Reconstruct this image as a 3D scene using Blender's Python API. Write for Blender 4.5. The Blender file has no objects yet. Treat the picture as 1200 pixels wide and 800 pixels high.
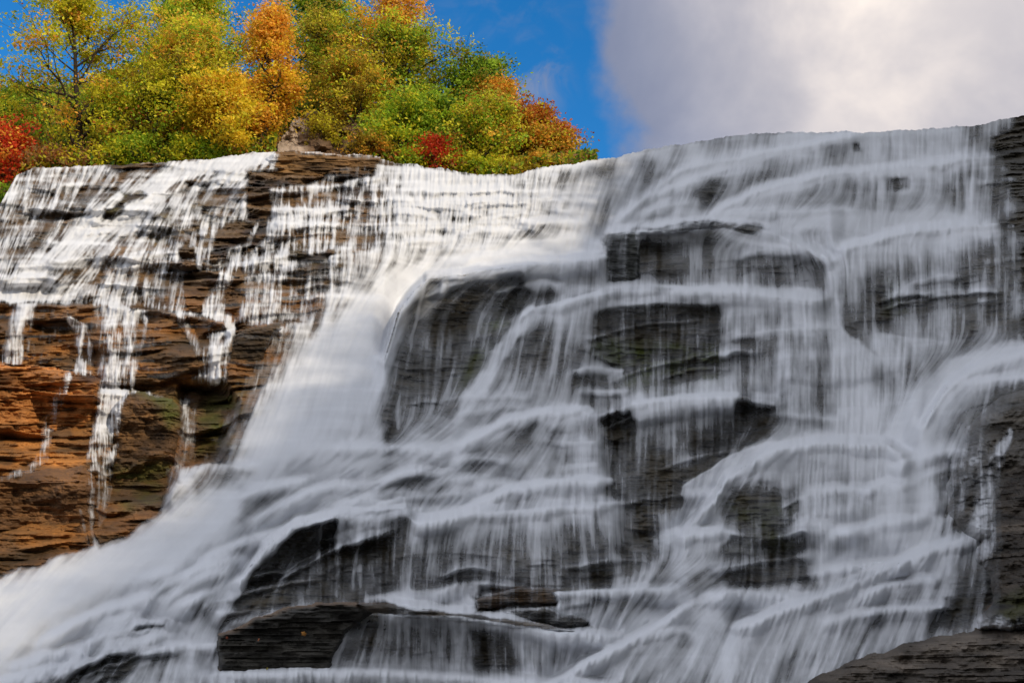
import bpy, math, random
import numpy as np
from mathutils import Vector

C_ = bpy.context; SC = C_.scene; D = bpy.data
R = math.radians
# ------------------------------------------------------------------ camera
PITCH = R(18); FPX = 1287.0; CAMZ = 1.6
cam = D.objects.new('camera', D.cameras.new('camera')); SC.collection.objects.link(cam)
cam.data.sensor_width = 36; cam.data.lens = 36 * FPX / 1200
cam.location = (0, 0, CAMZ); cam.rotation_euler = (R(90) + PITCH, 0, 0)
cam.data.clip_start = .1; cam.data.clip_end = 5000
SC.camera = cam
# ------------------------------------------------------------------ sun, sky, exposure
SUN = Vector((.60, -.64, .50)).normalized()
sun = D.objects.new('sun', D.lights.new('sun', 'SUN')); SC.collection.objects.link(sun)
sun.data.energy = 2.5; sun.data.angle = R(.7); sun.data.color = (1, .87, .68)
sun.rotation_euler = SUN.to_track_quat('Z', 'Y').to_euler()
SC.view_settings.view_transform = 'Standard'; SC.view_settings.look = 'None'
SC.view_settings.exposure = .53; SC.view_settings.gamma = 1
SC.cycles.transparent_max_bounces = 12; SC.cycles.max_bounces = 6; SC.cycles.diffuse_bounces = 3

class NT:
    "tiny node helper"
    def __init__(s, nt): s.nt = nt; nt.nodes.clear()
    def n(s, kind, **kw):
        x = s.nt.nodes.new(kind)
        for k, v in kw.items():
            if k.startswith('i_'): x.inputs[k[2:].replace('_', ' ')].default_value = v
            else: setattr(x, k, v)
        return x
    def l(s, a, b): s.nt.links.new(a, b)
    def val(s, sock, v):
        if hasattr(v, 'is_output') or hasattr(v, 'links'): s.l(v, sock)
        else: sock.default_value = v
    def m(s, op, a, b=0.0, c=None, clamp=False):
        x = s.nt.nodes.new('ShaderNodeMath'); x.operation = op; x.use_clamp = clamp
        s.val(x.inputs[0], a); s.val(x.inputs[1], b)
        if c is not None: s.val(x.inputs[2], c)
        return x.outputs[0]
    def ss(s, x, a, b):
        k = s.nt.nodes.new('ShaderNodeMapRange'); k.interpolation_type = 'SMOOTHSTEP'
        s.val(k.inputs[0], x); k.inputs[1].default_value = a; k.inputs[2].default_value = b
        return k.outputs[0]
    def mix(s, f, a, b, blend='MIX'):
        x = s.nt.nodes.new('ShaderNodeMix'); x.data_type = 'RGBA'; x.blend_type = blend
        s.val(x.inputs[0], f); s.val(x.inputs[6], a); s.val(x.inputs[7], b)
        return x.outputs[2]
    def noise(s, vec, scale, detail=4, rough=.5, dist=0):
        x = s.nt.nodes.new('ShaderNodeTexNoise'); x.inputs['Scale'].default_value = scale
        x.inputs['Detail'].default_value = detail; x.inputs['Roughness'].default_value = rough
        x.inputs['Distortion'].default_value = dist
        if vec is not None: s.l(vec, x.inputs['Vector'])
        return x.outputs[0]
    def scl(s, vec, v):
        x = s.nt.nodes.new('ShaderNodeVectorMath'); x.operation = 'MULTIPLY'
        s.l(vec, x.inputs[0]); x.inputs[1].default_value = v
        return x.outputs[0]

W_ = D.worlds.new('World'); SC.world = W_; W_.use_nodes = True
k = NT(W_.node_tree)
tc = k.n('ShaderNodeTexCoord').outputs['Generated']
sky = k.n('ShaderNodeTexSky'); sky.sky_type = 'NISHITA'; sky.sun_disc = False
sky.sun_elevation = math.asin(SUN.z); sky.sun_rotation = math.atan2(SUN.x, SUN.y)
sky.altitude = 300; sky.air_density = 1.0; sky.dust_density = .3; sky.ozone_density = 3.0
hs = k.n('ShaderNodeHueSaturation'); hs.inputs['Saturation'].default_value = 1.36; hs.inputs['Value'].default_value = .85
k.l(sky.outputs[0], hs.inputs['Color'])
sep = k.n('ShaderNodeSeparateXYZ'); k.l(tc, sep.inputs[0])
az = k.m('ARCTAN2', sep.outputs[0], sep.outputs[1])
el = k.m('ARCSINE', sep.outputs[2])
n_big = k.noise(tc, 5.0, 5, .55, .3); n_small = k.noise(tc, 22.0, 5, .6)
wob = k.m('ADD', k.m('MULTIPLY', k.m('SUBTRACT', n_big, .5), .16), k.m('MULTIPLY', k.m('SUBTRACT', n_small, .5), .05))
# the bank of cloud: east of a wandering line that leans with height
edge = k.m('ADD', az, wob)
line = k.m('MULTIPLY', k.ss(el, .60, .47), .055)
cm = k.ss(k.m('SUBTRACT', edge, line), .070, .118)
# unseen cloud added overhead, behind and far to the west for neutral fill light
cm = k.m('MAXIMUM', cm, k.ss(k.m('ADD', az, wob), -.70, -1.0))
cm = k.m('MAXIMUM', cm, k.ss(k.m('ADD', el, wob), 1.0, 1.2))
# thin wisps in the blue
wm = k.m('MULTIPLY', k.ss(k.noise(k.scl(tc, (1, 1, 1.4)), 16, 6, .62, .4), .50, .80), .55)
def blob(ax, ey, r):
    dx = k.m('MULTIPLY', k.m('SUBTRACT', az, ax), .85); dy = k.m('SUBTRACT', el, ey)
    return k.ss(k.m('SQRT', k.m('ADD', k.m('MULTIPLY', dx, dx), k.m('MULTIPLY', dy, dy))), r, 0)
wisp = k.m('MULTIPLY', k.m('ADD', blob(.022, .548, .05), k.m('MULTIPLY', blob(-.01, .64, .12), .4)), k.ss(k.noise(tc, 24, 5, .6, .5), .42, .72), clamp=True)
cloudy = k.m('MAXIMUM', cm, k.m('MULTIPLY', wisp, .75))
glow = blob(.42, .612, .30)
cn = k.noise(tc, 7.0, 5, .55, .2)
gl = k.m('MULTIPLY', glow, k.m('ADD', .55, k.m('MULTIPLY', cn, .9)), clamp=True)
ccol = k.mix(gl, (1.45, 1.62, 2.2, 1), (5.8, 5.1, 4.5, 1))
ccol = k.mix(k.ss(cn, .30, .75), k.mix(1.0, ccol, (.70, .73, .80, 1), 'MULTIPLY'), ccol)
# brightness of the unseen cloud overhead and behind, raised to fill the shade
ccol = k.mix(k.m('MAXIMUM', k.ss(el, .72, .95), k.m('MAXIMUM', k.ss(az, -.6, -1.0), k.ss(az, .75, 1.1))), ccol, (3.95, 4.15, 4.65, 1))
col = k.mix(cloudy, hs.outputs[0], ccol)
bg = k.n('ShaderNodeBackground'); bg.inputs[1].default_value = .15
k.l(col, bg.inputs[0])
wo = k.n('ShaderNodeOutputWorld'); k.l(bg.outputs[0], wo.inputs[0])
# ------------------------------------------------------------------ relief and flow of the falls
# survey grid of the cascade: columns PX and rows PY, one cell every unit (survey units)
X0, X1, Y0, Y1 = -160, 1360, 90, 900
NXg, NYg = X1 - X0, Y1 - Y0
gx, gy = np.meshgrid(np.arange(X0, X1, dtype=np.float32), np.arange(Y0, Y1, dtype=np.float32))
rs = np.random.RandomState(7)

def resize(a, ny, nx):
    h, w = a.shape
    yy = np.linspace(0, h - 1.001, ny); xx = np.linspace(0, w - 1.001, nx)
    yi = yy.astype(int); xi = xx.astype(int)
    fy = (yy - yi)[:, None]; fx = (xx - xi)[None, :]
    fy = fy * fy * (3 - 2 * fy); fx = fx * fx * (3 - 2 * fx)
    a00 = a[yi][:, xi]; a01 = a[yi][:, xi + 1]; a10 = a[yi + 1][:, xi]; a11 = a[yi + 1][:, xi + 1]
    return ((a00 * (1 - fx) + a01 * fx) * (1 - fy) + (a10 * (1 - fx) + a11 * fx) * fy).astype(np.float32)

def vnoise(sx, sy, seed):
    r = np.random.RandomState(seed)
    return resize(r.rand(int(NYg / sy) + 3, int(NXg / sx) + 3) * 2 - 1, NYg, NXg)

def fbm(sx, sy, seed, octs=4, gain=.5):
    o = 0; a = 1; t = 0
    for k in range(octs):
        if min(sx, sy) < .8: break
        o = o + a * vnoise(sx, sy, seed + k * 17); t += a; a *= gain; sx /= 2; sy /= 2
    return o / t

def blur(a, s):
    # separable gaussian
    for ax in (0, 1):
        sg = s[ax] if isinstance(s, tuple) else s
        if sg <= 0: continue
        r = int(3 * sg + 1); k = np.exp(-.5 * (np.arange(-r, r + 1) / sg) ** 2); k /= k.sum()
        pad = [(0, 0), (0, 0)]; pad[ax] = (r, r)
        b = np.pad(a, pad, mode='edge'); o = np.zeros_like(a)
        n = a.shape[ax]
        for i, kv in enumerate(k):
            o += kv * (b[i:i + n] if ax == 0 else b[:, i:i + n])
        a = o.astype(np.float32)
    return a

def sstep(a, b, x):
    t = np.clip((x - a) / (b - a), 0, 1)
    return t * t * (3 - 2 * t)

def sample(a, x, y):
    x = np.clip(x - X0, 0, NXg - 1.01); y = np.clip(y - Y0, 0, NYg - 1.01)
    xi = x.astype(np.int32); yi = y.astype(np.int32); fx = x - xi; fy = y - yi
    return (a[yi, xi] * (1 - fx) + a[yi, xi + 1] * fx) * (1 - fy) + (a[yi + 1, xi] * (1 - fx) + a[yi + 1, xi + 1] * fx) * fy

def poly_sd(pts, x, y):
    d = np.full(x.shape, 1e9, np.float32); ins = np.zeros(x.shape, bool)
    n = len(pts)
    for i in range(n):
        ax, ay = pts[i]; bx, by = pts[(i + 1) % n]
        ex, ey = bx - ax, by - ay; L = ex * ex + ey * ey + 1e-9
        t = np.clip(((x - ax) * ex + (y - ay) * ey) / L, 0, 1)
        d = np.minimum(d, (x - ax - t * ex) ** 2 + (y - ay - t * ey) ** 2)
        if ay != by:
            c = ((ay > y) != (by > y)) & (x < (bx - ax) * (y - ay) / (by - ay) + ax)
            ins ^= c
    d = np.sqrt(d)
    return np.where(ins, -d, d)

# irregular edges
wx = fbm(26, 26, 101, 4) * 7; wy = fbm(30, 18, 202, 4) * 6

def box(pts, m):
    xs = [p[0] for p in pts]; ys = [p[1] for p in pts]
    a = max(0, int(min(xs) - m - X0)); b = min(NXg, int(max(xs) + m - X0)); c = max(0, int(min(ys) - m - Y0)); d = min(NYg, int(max(ys) + m - Y0))
    return slice(c, d), slice(a, b)

def P(F, pts, val, soft=8, op=1.0, warp=1.0):
    "lay a soft-edged patch of value val into field F"
    if F is W and soft >= 6 and max(p[0] for p in pts) > 330: soft = soft * 1.6
    s = box(pts, soft * 2 + 14)
    sd = poly_sd(pts, gx[s] + wx[s] * warp, gy[s] + wy[s] * warp)
    m = sstep(soft, -soft, sd) * op
    F[s] = F[s] * (1 - m) + val * m

def S(F, pts, val, soft=.5, op=1.0, warp=1.0):
    "stroke: pts = (x, y, halfwidth); soft = share of the halfwidth that fades; val may be (start, end)"
    mw = max(p[2] for p in pts)
    if mw < 7: op *= .72; soft = 1.0
    if mw < 13 and pts[0][0] < 330 and pts[0][1] > 290: pts = [(a, b, c * 1.35 + 1) for a, b, c in pts]; mw *= 1.4; val = (val[0] * .88, val[1] * .8) if isinstance(val, tuple) else val * .82
    s = box(pts, mw * 1.4 + 14)
    x = gx[s] + wx[s] * warp * min(1, mw / 12); y = gy[s] + wy[s] * warp * min(1, mw / 12)
    best = np.full(x.shape, 9.0, np.float32); tt = np.zeros_like(best)
    n = len(pts) - 1
    for i in range(n):
        ax, ay, aw = pts[i]; bx, by, bw = pts[i + 1]
        ex, ey = bx - ax, by - ay; L = ex * ex + ey * ey + 1e-9
        t = np.clip(((x - ax) * ex + (y - ay) * ey) / L, 0, 1)
        d = np.sqrt((x - ax - t * ex) ** 2 + (y - ay - t * ey) ** 2) / (aw + (bw - aw) * t)
        k = d < best; best = np.where(k, d, best); tt = np.where(k, (i + t) / n, tt)
    v = val if not isinstance(val, tuple) else val[0] + (val[1] - val[0]) * tt
    m = sstep(1.15, 1.15 - soft, best) * op
    F[s] = F[s] * (1 - m) + v * m

def C(F, top, bot, vals, soft=5, op=1.0, side=6):
    "curtain between a lip polyline and a foot polyline (both left to right); vals at top, middle, bottom"
    tx = [p[0] for p in top]; ty = [p[1] for p in top]; bx = [p[0] for p in bot]; by = [p[1] for p in bot]
    pts = top + bot
    s = box(pts, 20)
    x = gx[s]; y = gy[s] + wy[s] * .35
    T = np.interp(x, tx, ty); B = np.interp(x, bx, by) + wx[s] * 1.2
    v = (y - T) / np.maximum(B - T, 2)
    val = np.interp(np.clip(v, 0, 1).ravel(), np.linspace(0, 1, len(vals)), vals).reshape(v.shape)
    l = np.interp(y, [ty[0], by[0]], [tx[0], bx[0]]) if ty[0] < by[0] else tx[0]
    r = np.interp(y, [ty[-1], by[-1]], [tx[-1], bx[-1]]) if ty[-1] < by[-1] else tx[-1]
    xm = x + wx[s] * .6
    m = sstep(-1.5, 1.5, y - T) * sstep(soft * 2, 0, y - B) * sstep(-side, side, xm - l) * sstep(side, -side, xm - r) * op
    F[s] = F[s] * (1 - m) + val * m

# ---- how much water covers the rock (0 bare .. 1 white)
W = np.full(gx.shape, .62, np.float32)
# upper left, sunlit
P(W, [(-160,180),(700,180),(700,350),(440,420),(330,400),(0,360),(-160,360)], .44, 12)
C(W, [(-160,205),(10,205),(30,197),(125,194)], [(-160,360),(0,352),(40,345),(60,330)], [.72,.55,.5,.42], side=10)
P(W, [(128,190),(178,188),(186,199),(150,205),(128,208)], .05, 4)
P(W, [(104,212),(132,206),(126,226),(98,252),(58,284),(34,312),(44,272),(74,236)], .2, 8)
S(W, [(104,198,3),(84,236,4),(60,280,6)], .7)
P(W, [(130,205),(290,185),(296,230),(230,330),(60,350),(40,330),(90,270)], .62, 8)
S(W, [(325,185,6),(280,188,11),(222,200,13),(172,222,16),(126,256,20),(70,306,26),(10,352,34),(-80,400,40)], (.95,.86), .7)
S(W, [(290,205,10),(220,222,10),(170,250,12),(140,280,10)], (.9,.7), .8)
P(W, [(143,226),(166,222),(170,228),(150,236)], .05, 4)
P(W, [(120,244),(148,234),(150,244),(132,256),(122,258)], .08, 4)
P(W, [(236,222),(288,220),(286,252),(250,262),(228,252)], .34, 9)
P(W, [(170,258),(215,254),(210,284),(160,290)], .55, 10)
S(W, [(292,196,3),(288,228,3),(284,258,4)], .8)
P(W, [(324,178),(444,184),(440,206),(404,206),(344,218),(318,216),(300,206),(322,200)], .03, 4)
P(W, [(288,200),(346,203),(344,218),(290,222)], .03, 4)
P(W, [(290,220),(320,218),(316,254),(292,258)], .0, 4)
P(W, [(400,195),(446,190),(444,216),(412,232),(398,218)], .12, 5)
C(W, [(318,222),(356,218),(400,216)], [(312,330),(360,300),(402,292)], [.8,.45,.85,.4,.75,.4])
C(W, [(400,214),(446,206),(500,206)], [(402,330),(440,330),(500,330)], [.6,.4,.7,.45,.7,.6])
P(W, [(400,236),(440,232),(446,290),(410,300)], .34, 10)
S(W, [(322,245,3),(400,246,3)], .9, .9)
S(W, [(322,259,3),(400,262,3)], .85, .9)
P(W, [(282,258),(312,255),(310,275),(285,300),(280,286),(262,300),(248,312),(254,270)], .04, 4)
P(W, [(208,290),(230,286),(232,302),(210,306)], .05, 4)
P(W, [(196,306),(232,302),(232,318),(205,324)], .12, 4)
S(W, [(300,262,3),(282,300,5),(276,312,6)], .8)
S(W, [(240,300,5),(238,318,5)], .6)
P(W, [(60,300),(200,270),(196,350),(20,360)], .6, 14, .5)
S(W, [(160,305,10),(100,330,10),(40,352,12)], .82, .9)
P(W, [(215,320),(262,316),(262,336),(238,372),(214,362)], .03, 4)
P(W, [(264,322),(290,316),(284,376),(262,370)], .08, 4)
P(W, [(175,322),(214,320),(212,356),(180,356)], .4, 6)
P(W, [(340,296),(396,292),(400,306),(384,372),(330,372),(300,368)], .26, 6)
P(W, [(344,296),(392,294),(394,302),(346,306)], .08, 3)
C(W, [(300,312),(345,306)], [(292,370),(322,370)], [.75,.6,.5])
S(W, [(268,318,5),(256,345,7),(248,374,8)], (.85,.8))
S(W, [(292,318,3),(282,372,3)], .55)
S(W, [(320,320,4),(312,368,5)], .75)
C(W, [(386,300),(440,296)], [(376,350),(430,350)], [.8,.55,.6])
# brown ledge band, left
P(W, [(-160,350),(150,356),(262,376),(270,392),(240,440),(214,466),(130,456),(60,432),(-160,424)], .06, 4)
P(W, [(-160,352),(0,353),(150,356),(150,360),(0,357),(-160,356)], .25, 3)
C(W, [(118,360),(168,364)], [(118,452),(150,456)], [.65,.4,.35,.2], side=8)
C(W, [(20,356),(40,356)], [(-6,462),(14,468)], [.8,.6,.7,.35], side=6)
S(W, [(82,378,3),(94,386,5),(96,404,6),(98,434,7)], .75)
S(W, [(140,362,10),(132,400,9),(124,454,9)], (.8,.5))
S(W, [(130,396,4),(150,397,4),(156,420,3),(153,454,3)], .8)
S(W, [(170,374,3),(164,400,3)], .6)
S(W, [(210,366,6),(220,382,4),(232,408,3),(240,424,4)], .65)
S(W, [(270,386,7),(254,394,9),(246,420,9),(238,440,10),(230,490,12),(218,540,14)], (.95,.25), .8)
P(W, [(245,372),(270,386),(262,392),(236,384)], .1, 4)
P(W, [(-160,420),(60,428),(118,442),(120,470),(108,530),(104,600),(110,640),(0,676),(-160,700)], .0, 4)
P(W, [(108,530),(128,460),(206,462),(214,480),(206,540),(190,600),(120,650),(108,620)], .02, 4)
S(W, [(80,438,4),(68,470,5),(56,500,6),(50,534,6)], (.75,.5))
C(W, [(120,455),(146,456)], [(102,536),(134,536)], [.85,.55,.8,.6,.8], side=4)
S(W, [(118,536,12),(122,570,7),(118,612,4)], (.6,.15), .9)
S(W, [(50,534,5),(36,548,4),(-10,566,4)], (.5,.2), .9)
S(W, [(94,598,1.5),(103,636,1.5)], .3)
P(W, [(206,460),(222,442),(262,450),(330,380),(330,400),(300,470),(268,544),(214,548),(206,520)], .04, 6)
P(W, [(276,382),(340,374),(360,376),(330,386),(318,400),(296,470),(262,470)], .04, 4)
S(W, [(222,470,10),(216,530,16)], (.35,.12), 1.1)
# right of it: broad white shoulder and chute
C(W, [(440,192),(500,198),(560,205),(600,206),(650,194),(720,184)], [(440,330),(500,340),(560,325),(600,310),(650,295),(720,290)], [.92,.7,.6,.74,.62,.8], side=6)
P(W, [(500,236),(575,232),(590,270),(540,290),(486,276)], .58, 16)
S(W, [(760,290,16),(690,296,22),(620,308,26),(540,324,30),(480,346,34),(430,390,42),(395,440,52),(370,490,62),(345,545,66)], (.9,.9), .45)
P(W, [(470,240),(540,226),(600,240),(600,256),(480,262)], .85, 10, .7)
P(W, [(350,430),(430,410),(440,520),(330,540)], .78, 20, .6)
P(W, [(330,384),(352,380),(300,470),(268,544),(240,548),(290,450)], .3, 8, .6)
# upper right
C(W, [(690,192),(760,178),(850,163),(940,156),(1060,155),(1170,146)], [(690,300),(760,290),(850,270),(940,262),(1060,262),(1170,262)], [.85,.6,.66,.58,.7,.62,.8], side=8)
P(W, [(600,220),(640,210),(650,250),(612,270)], .5, 12, .8)
P(W, [(650,200),(690,196),(684,240),(660,264),(650,240)], .42, 9)
P(W, [(700,196),(752,184),(740,215),(712,262),(700,262)], .34, 10)
P(W, [(756,196),(800,180),(800,190),(770,225),(750,262),(742,240)], .34, 9)
P(W, [(820,164),(908,160),(905,172),(880,182),(836,192),(820,186)], .36, 6)
P(W, [(880,205),(970,180),(1010,178),(940,205),(880,236),(862,230)], .42, 9)
P(W, [(830,200),(860,196),(836,240),(820,258)], .42, 8)
P(W, [(936,206),(996,196),(1000,226),(960,240),(930,232)], .46, 10)
P(W, [(1000,168),(1010,168),(1008,176),(1000,176)], .2, 3)
P(W, [(1044,206),(1066,204),(1066,222),(1048,224)], .3, 5)
S(W, [(1060,196,10),(960,206,9),(880,226,9),(840,250,10)], .84, .9)
S(W, [(1000,160,6),(900,182,6),(820,200,7),(770,236,8),(740,262,8)], .82, .9)
S(W, [(1170,268,12),(1060,258,16),(960,258,16),(860,262,12),(760,268,10)], .88, .9)
# right bank, bare
P(W, [(1150,100),(1360,80),(1360,420),(1200,404),(1150,402),(1146,330),(1150,262),(1166,236),(1136,205),(1150,170),(1130,150)], .24, 14)
P(W, [(1176,100),(1360,80),(1360,420),(1216,404),(1206,396),(1200,350),(1200,322),(1190,300),(1190,276),(1166,262),(1176,252),(1190,236),(1166,214),(1180,196),(1172,170),(1190,152)], .03, 7, 1, 2.2)
C(W, [(1150,196),(1186,194)], [(1146,262),(1180,240)], [.5,.35,.3])
# second tier
P(W, [(705,278),(712,274),(745,272),(752,330),(708,334)], .14, 4)
P(W, [(740,270),(780,262),(830,256),(862,262),(900,268),(880,276),(780,274)], .2, 4)
C(W, [(748,276),(850,268),(930,288),(968,296)], [(748,334),(850,330),(930,330),(970,334)], [.62,.5,.4,.36])
P(W, [(752,284),(800,282),(800,330),(756,332)], .26, 9)
P(W, [(920,290),(962,292),(972,322),(962,338),(930,326)], .34, 8)
S(W, [(850,276,5),(900,284,6),(950,290,5),(970,300,6)], .82, .8)
S(W, [(960,292,8),(980,310,12),(985,350,18),(992,420,24),(1000,500,30)], (.9,.82), .9)
C(W, [(985,280),(1040,272),(1110,262),(1172,262)], [(985,380),(1040,420),(1110,420),(1178,400)], [.82,.62,.5,.42,.36])
P(W, [(1020,318),(1046,312),(1060,360),(1040,388),(1020,352)], .3, 10)
P(W, [(1120,296),(1172,280),(1180,396),(1130,404)], .24, 12)
P(W, [(1062,300),(1080,296),(1090,380),(1066,380)], .34, 8)
S(W, [(1175,272,7),(1110,268,7),(1040,278,8),(985,292,8)], .88, .9)
# left of it, central dark face
C(W, [(498,328),(560,318),(622,308),(706,300)], [(498,500),(560,470),(625,352),(706,340)], [.45,.34,.3,.3])
P(W, [(478,352),(500,324),(560,318),(616,314),(622,350),(580,386),(556,440),(506,500),(452,530),(446,500),(462,420)], .2, 6)
S(W, [(496,338,2.5),(486,380,3),(474,440,4),(466,500,5)], .5)
S(W, [(520,335,4),(512,420,5)], .34)
C(W, [(622,312),(700,302)], [(624,356),(706,338)], [.5,.5,.45])
S(W, [(622,308,4),(660,304,5),(706,298,6)], .84, .9)
# curtain below: from the second tread
C(W, [(622,362),(700,342),(720,352)], [(540,490),(640,486),(700,440)], [.78,.62,.5,.44])
P(W, [(600,400),(640,384),(620,440),(590,470),(560,470)], .3, 10)
S(W, [(624,364,7),(580,420,10),(540,490,12)], (.8,.75), .9)
S(W, [(660,372,8),(646,420,10),(624,480,12)], (.75,.6), .9)
S(W, [(640,366,5),(706,344,6),(780,340,6),(860,342,7),(950,344,8)], .76, .9)
P(W, [(704,336),(760,334),(790,340),(760,350),(712,358)], .28, 4)
# dark mossy face C
P(W, [(704,358),(760,350),(846,352),(852,420),(846,446),(800,452),(740,460),(712,440),(700,400)], .17, 7)
S(W, [(758,352,3),(756,450,3)], .32)
C(W, [(845,350),(900,350),(960,356)], [(845,462),(900,500),(965,520)], [.72,.56,.46,.4])
P(W, [(852,392),(882,388),(880,440),(856,456)], .34, 10)
P(W, [(908,430),(950,430),(950,510),(916,520)], .4, 12)
C(W, [(1030,390),(1110,400)], [(1030,500),(1100,480)], [.6,.55,.62])
P(W, [(1050,400),(1120,392),(1090,436),(1050,450)], .42, 12)
# small block
P(W, [(560,470),(700,446),(700,476),(560,500)], .5, 12, .7)
C(W, [(672,433),(694,429),(728,434)], [(672,478),(728,480)], [.6,.3,.34,.3], side=3)
S(W, [(672,434,2),(690,430,3),(728,434,3)], .7, .9)
S(W, [(690,458,2),(734,458,3)], .6, .9)
P(W, [(728,446),(800,456),(860,440),(850,462),(760,474)], .3, 8)
# lower dark face right of mound
P(W, [(696,484),(740,476),(860,466),(912,470),(908,540),(868,590),(836,620),(780,660),(726,680),(718,600),(700,540)], .17, 8)
C(W, [(744,474),(800,466),(862,464)], [(744,640),(800,620),(850,540)], [.62,.34,.26,.2,.15])
S(W, [(744,472,4),(800,464,5),(862,462,5)], .8, .9)
P(W, [(696,486),(722,480),(722,560),(704,566)], .12, 6)
# mound of the middle
P(W, [(500,520),(580,490),(650,476),(696,482),(708,540),(724,600),(600,606),(480,620),(520,570)], .6, 10)
C(W, [(640,484),(694,480)], [(640,540),(704,520)], [.75,.4,.4])
C(W, [(660,518),(700,516)], [(656,556),(710,552)], [.75,.4,.45])
P(W, [(600,500),(640,490),(610,540),(580,560),(560,556)], .42, 10)
S(W, [(690,478,6),(640,482,9),(590,500,12),(540,520,14),(480,530,12)], (.8,.9), .9)
S(W, [(716,562,5),(660,562,6),(600,570,8),(540,600,10),(490,610,8)], .82, .9)
S(W, [(700,544,4),(640,548,6)], .72, .9)
P(W, [(440,566),(480,552),(526,552),(530,566),(506,584),(470,594),(430,594)], .34, 8)
C(W, [(486,610),(560,602),(640,594),(722,586)], [(470,696),(560,694),(640,692),(728,690)], [.74,.56,.42,.34,.26], side=14)
S(W, [(488,606,5),(480,650,7),(474,692,7)], (.85,.7), .9)
# lower-left dark curtain
P(W, [(270,700),(300,640),(350,612),(400,602),(478,600),(484,620),(470,700),(300,722),(256,740)], .18, 9)
C(W, [(400,604),(478,602)], [(392,700),(466,700)], [.36,.28,.24,.2], side=22)
S(W, [(400,606,5),(394,696,4)], (.75,.5))
S(W, [(422,606,3),(414,690,3)], .45)
S(W, [(376,612,3),(370,700,3)], .34)
# great diagonal
S(W, [(500,540,12),(430,552,17),(360,556,18),(300,580,24),(240,616,32),(180,660,42),(110,700,50),(40,740,60),(-60,790,70)], (.82,.95), .5)
S(W, [(470,588,7),(400,594,9),(340,612,13),(290,650,20),(240,700,28),(200,740,30)], (.85,.85), .6)
P(W, [(284,578),(330,566),(356,572),(330,596),(290,610),(262,622)], .42, 10)
P(W, [(222,556),(244,544),(284,546),(290,556),(262,566),(232,578)], .42, 6)
P(W, [(194,548),(208,545),(212,566),(198,572)], .3, 5)
P(W, [(440,540),(500,534),(486,552),(440,556)], .6, 8)
P(W, [(174,680),(206,668),(216,676),(200,696),(176,700)], .5, 8)
P(W, [(60,800),(110,744),(160,730),(198,732),(190,770),(150,800),(100,860)], .42, 12)
P(W, [(150,740),(165,729),(196,728),(196,738),(160,740)], .16, 5)
P(W, [(256,640),(290,640),(266,700),(250,744),(226,748),(240,700)], .5, 10)
P(W, [(214,742),(250,736),(252,756),(212,756)], .55, 6)
S(W, [(0,700,30),(60,690,30),(120,680,26)], .97, 1.0)
# foot of the falls, left
C(W, [(168,764),(200,756),(254,754)], [(160,784),(254,784)], [.85,.5,.8])
P(W, [(150,790),(250,782),(254,900),(100,900)], .55, 8)
S(W, [(170,788,5),(250,786,5)], .8, .9)
# foot of the falls, middle
P(W, [(430,700),(560,690),(560,714),(480,716)], .86, 5)
C(W, [(480,700),(532,694)], [(480,716),(530,716)], [.8,.6,.7])
P(W, [(556,698),(600,688),(660,690),(666,706),(640,712),(560,716)], .1, 4)
P(W, [(590,716),(640,712),(672,716),(700,736),(640,738)], .14, 4)
C(W, [(652,694),(700,690),(780,688)], [(652,720),(700,722),(790,716)], [.75,.4,.6])
P(W, [(396,712),(430,704),(600,724),(640,736),(500,738),(420,730)], .1, 3)
C(W, [(398,728),(440,718),(540,722),(640,738),(720,744)], [(390,784),(440,786),(540,792),(640,796),(720,800)], [.62,.5,.44,.4,.46], side=8)
C(W, [(600,736),(720,744)], [(600,796),(720,800)], [.8,.7,.6,.6])
P(W, [(556,740),(592,744),(596,790),(560,786)], .25, 6)
P(W, [(240,790),(420,782),(600,796),(800,800),(800,900),(240,900)], .62, 3)
S(W, [(240,794,4),(420,786,3),(560,792,4),(640,800,5)], .75, .9)
# foot of the falls, right
P(W, [(700,752),(790,706),(880,700),(1000,668),(1060,654),(1150,616),(1166,660),(1160,730),(1060,752),(940,800),(900,900),(640,900)], .72, 8)
P(W, [(780,690),(840,690),(900,692),(880,716),(800,722),(760,740),(720,736)], .84, 8)
P(W, [(700,716),(760,700),(780,716),(730,736)], .5, 8)
S(W, [(800,706,10),(760,740,16),(700,770,18),(640,800,20)], .8, .9)
P(W, [(820,740),(862,724),(840,790),(820,830),(780,820)], .48, 12)
P(W, [(940,700),(985,680),(966,740),(930,800),(910,800)], .46, 10)
P(W, [(1010,690),(1040,680),(1020,740),(1000,760)], .55, 8)
P(W, [(984,664),(1010,658),(1060,656),(1052,668),(1004,682),(984,678)], .2, 4)
P(W, [(1118,640),(1156,620),(1168,720),(1120,742),(1090,744)], .34, 10)
S(W, [(1150,620,4),(1080,654,8),(1010,700,10),(970,740,12)], .86, .9)
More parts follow.
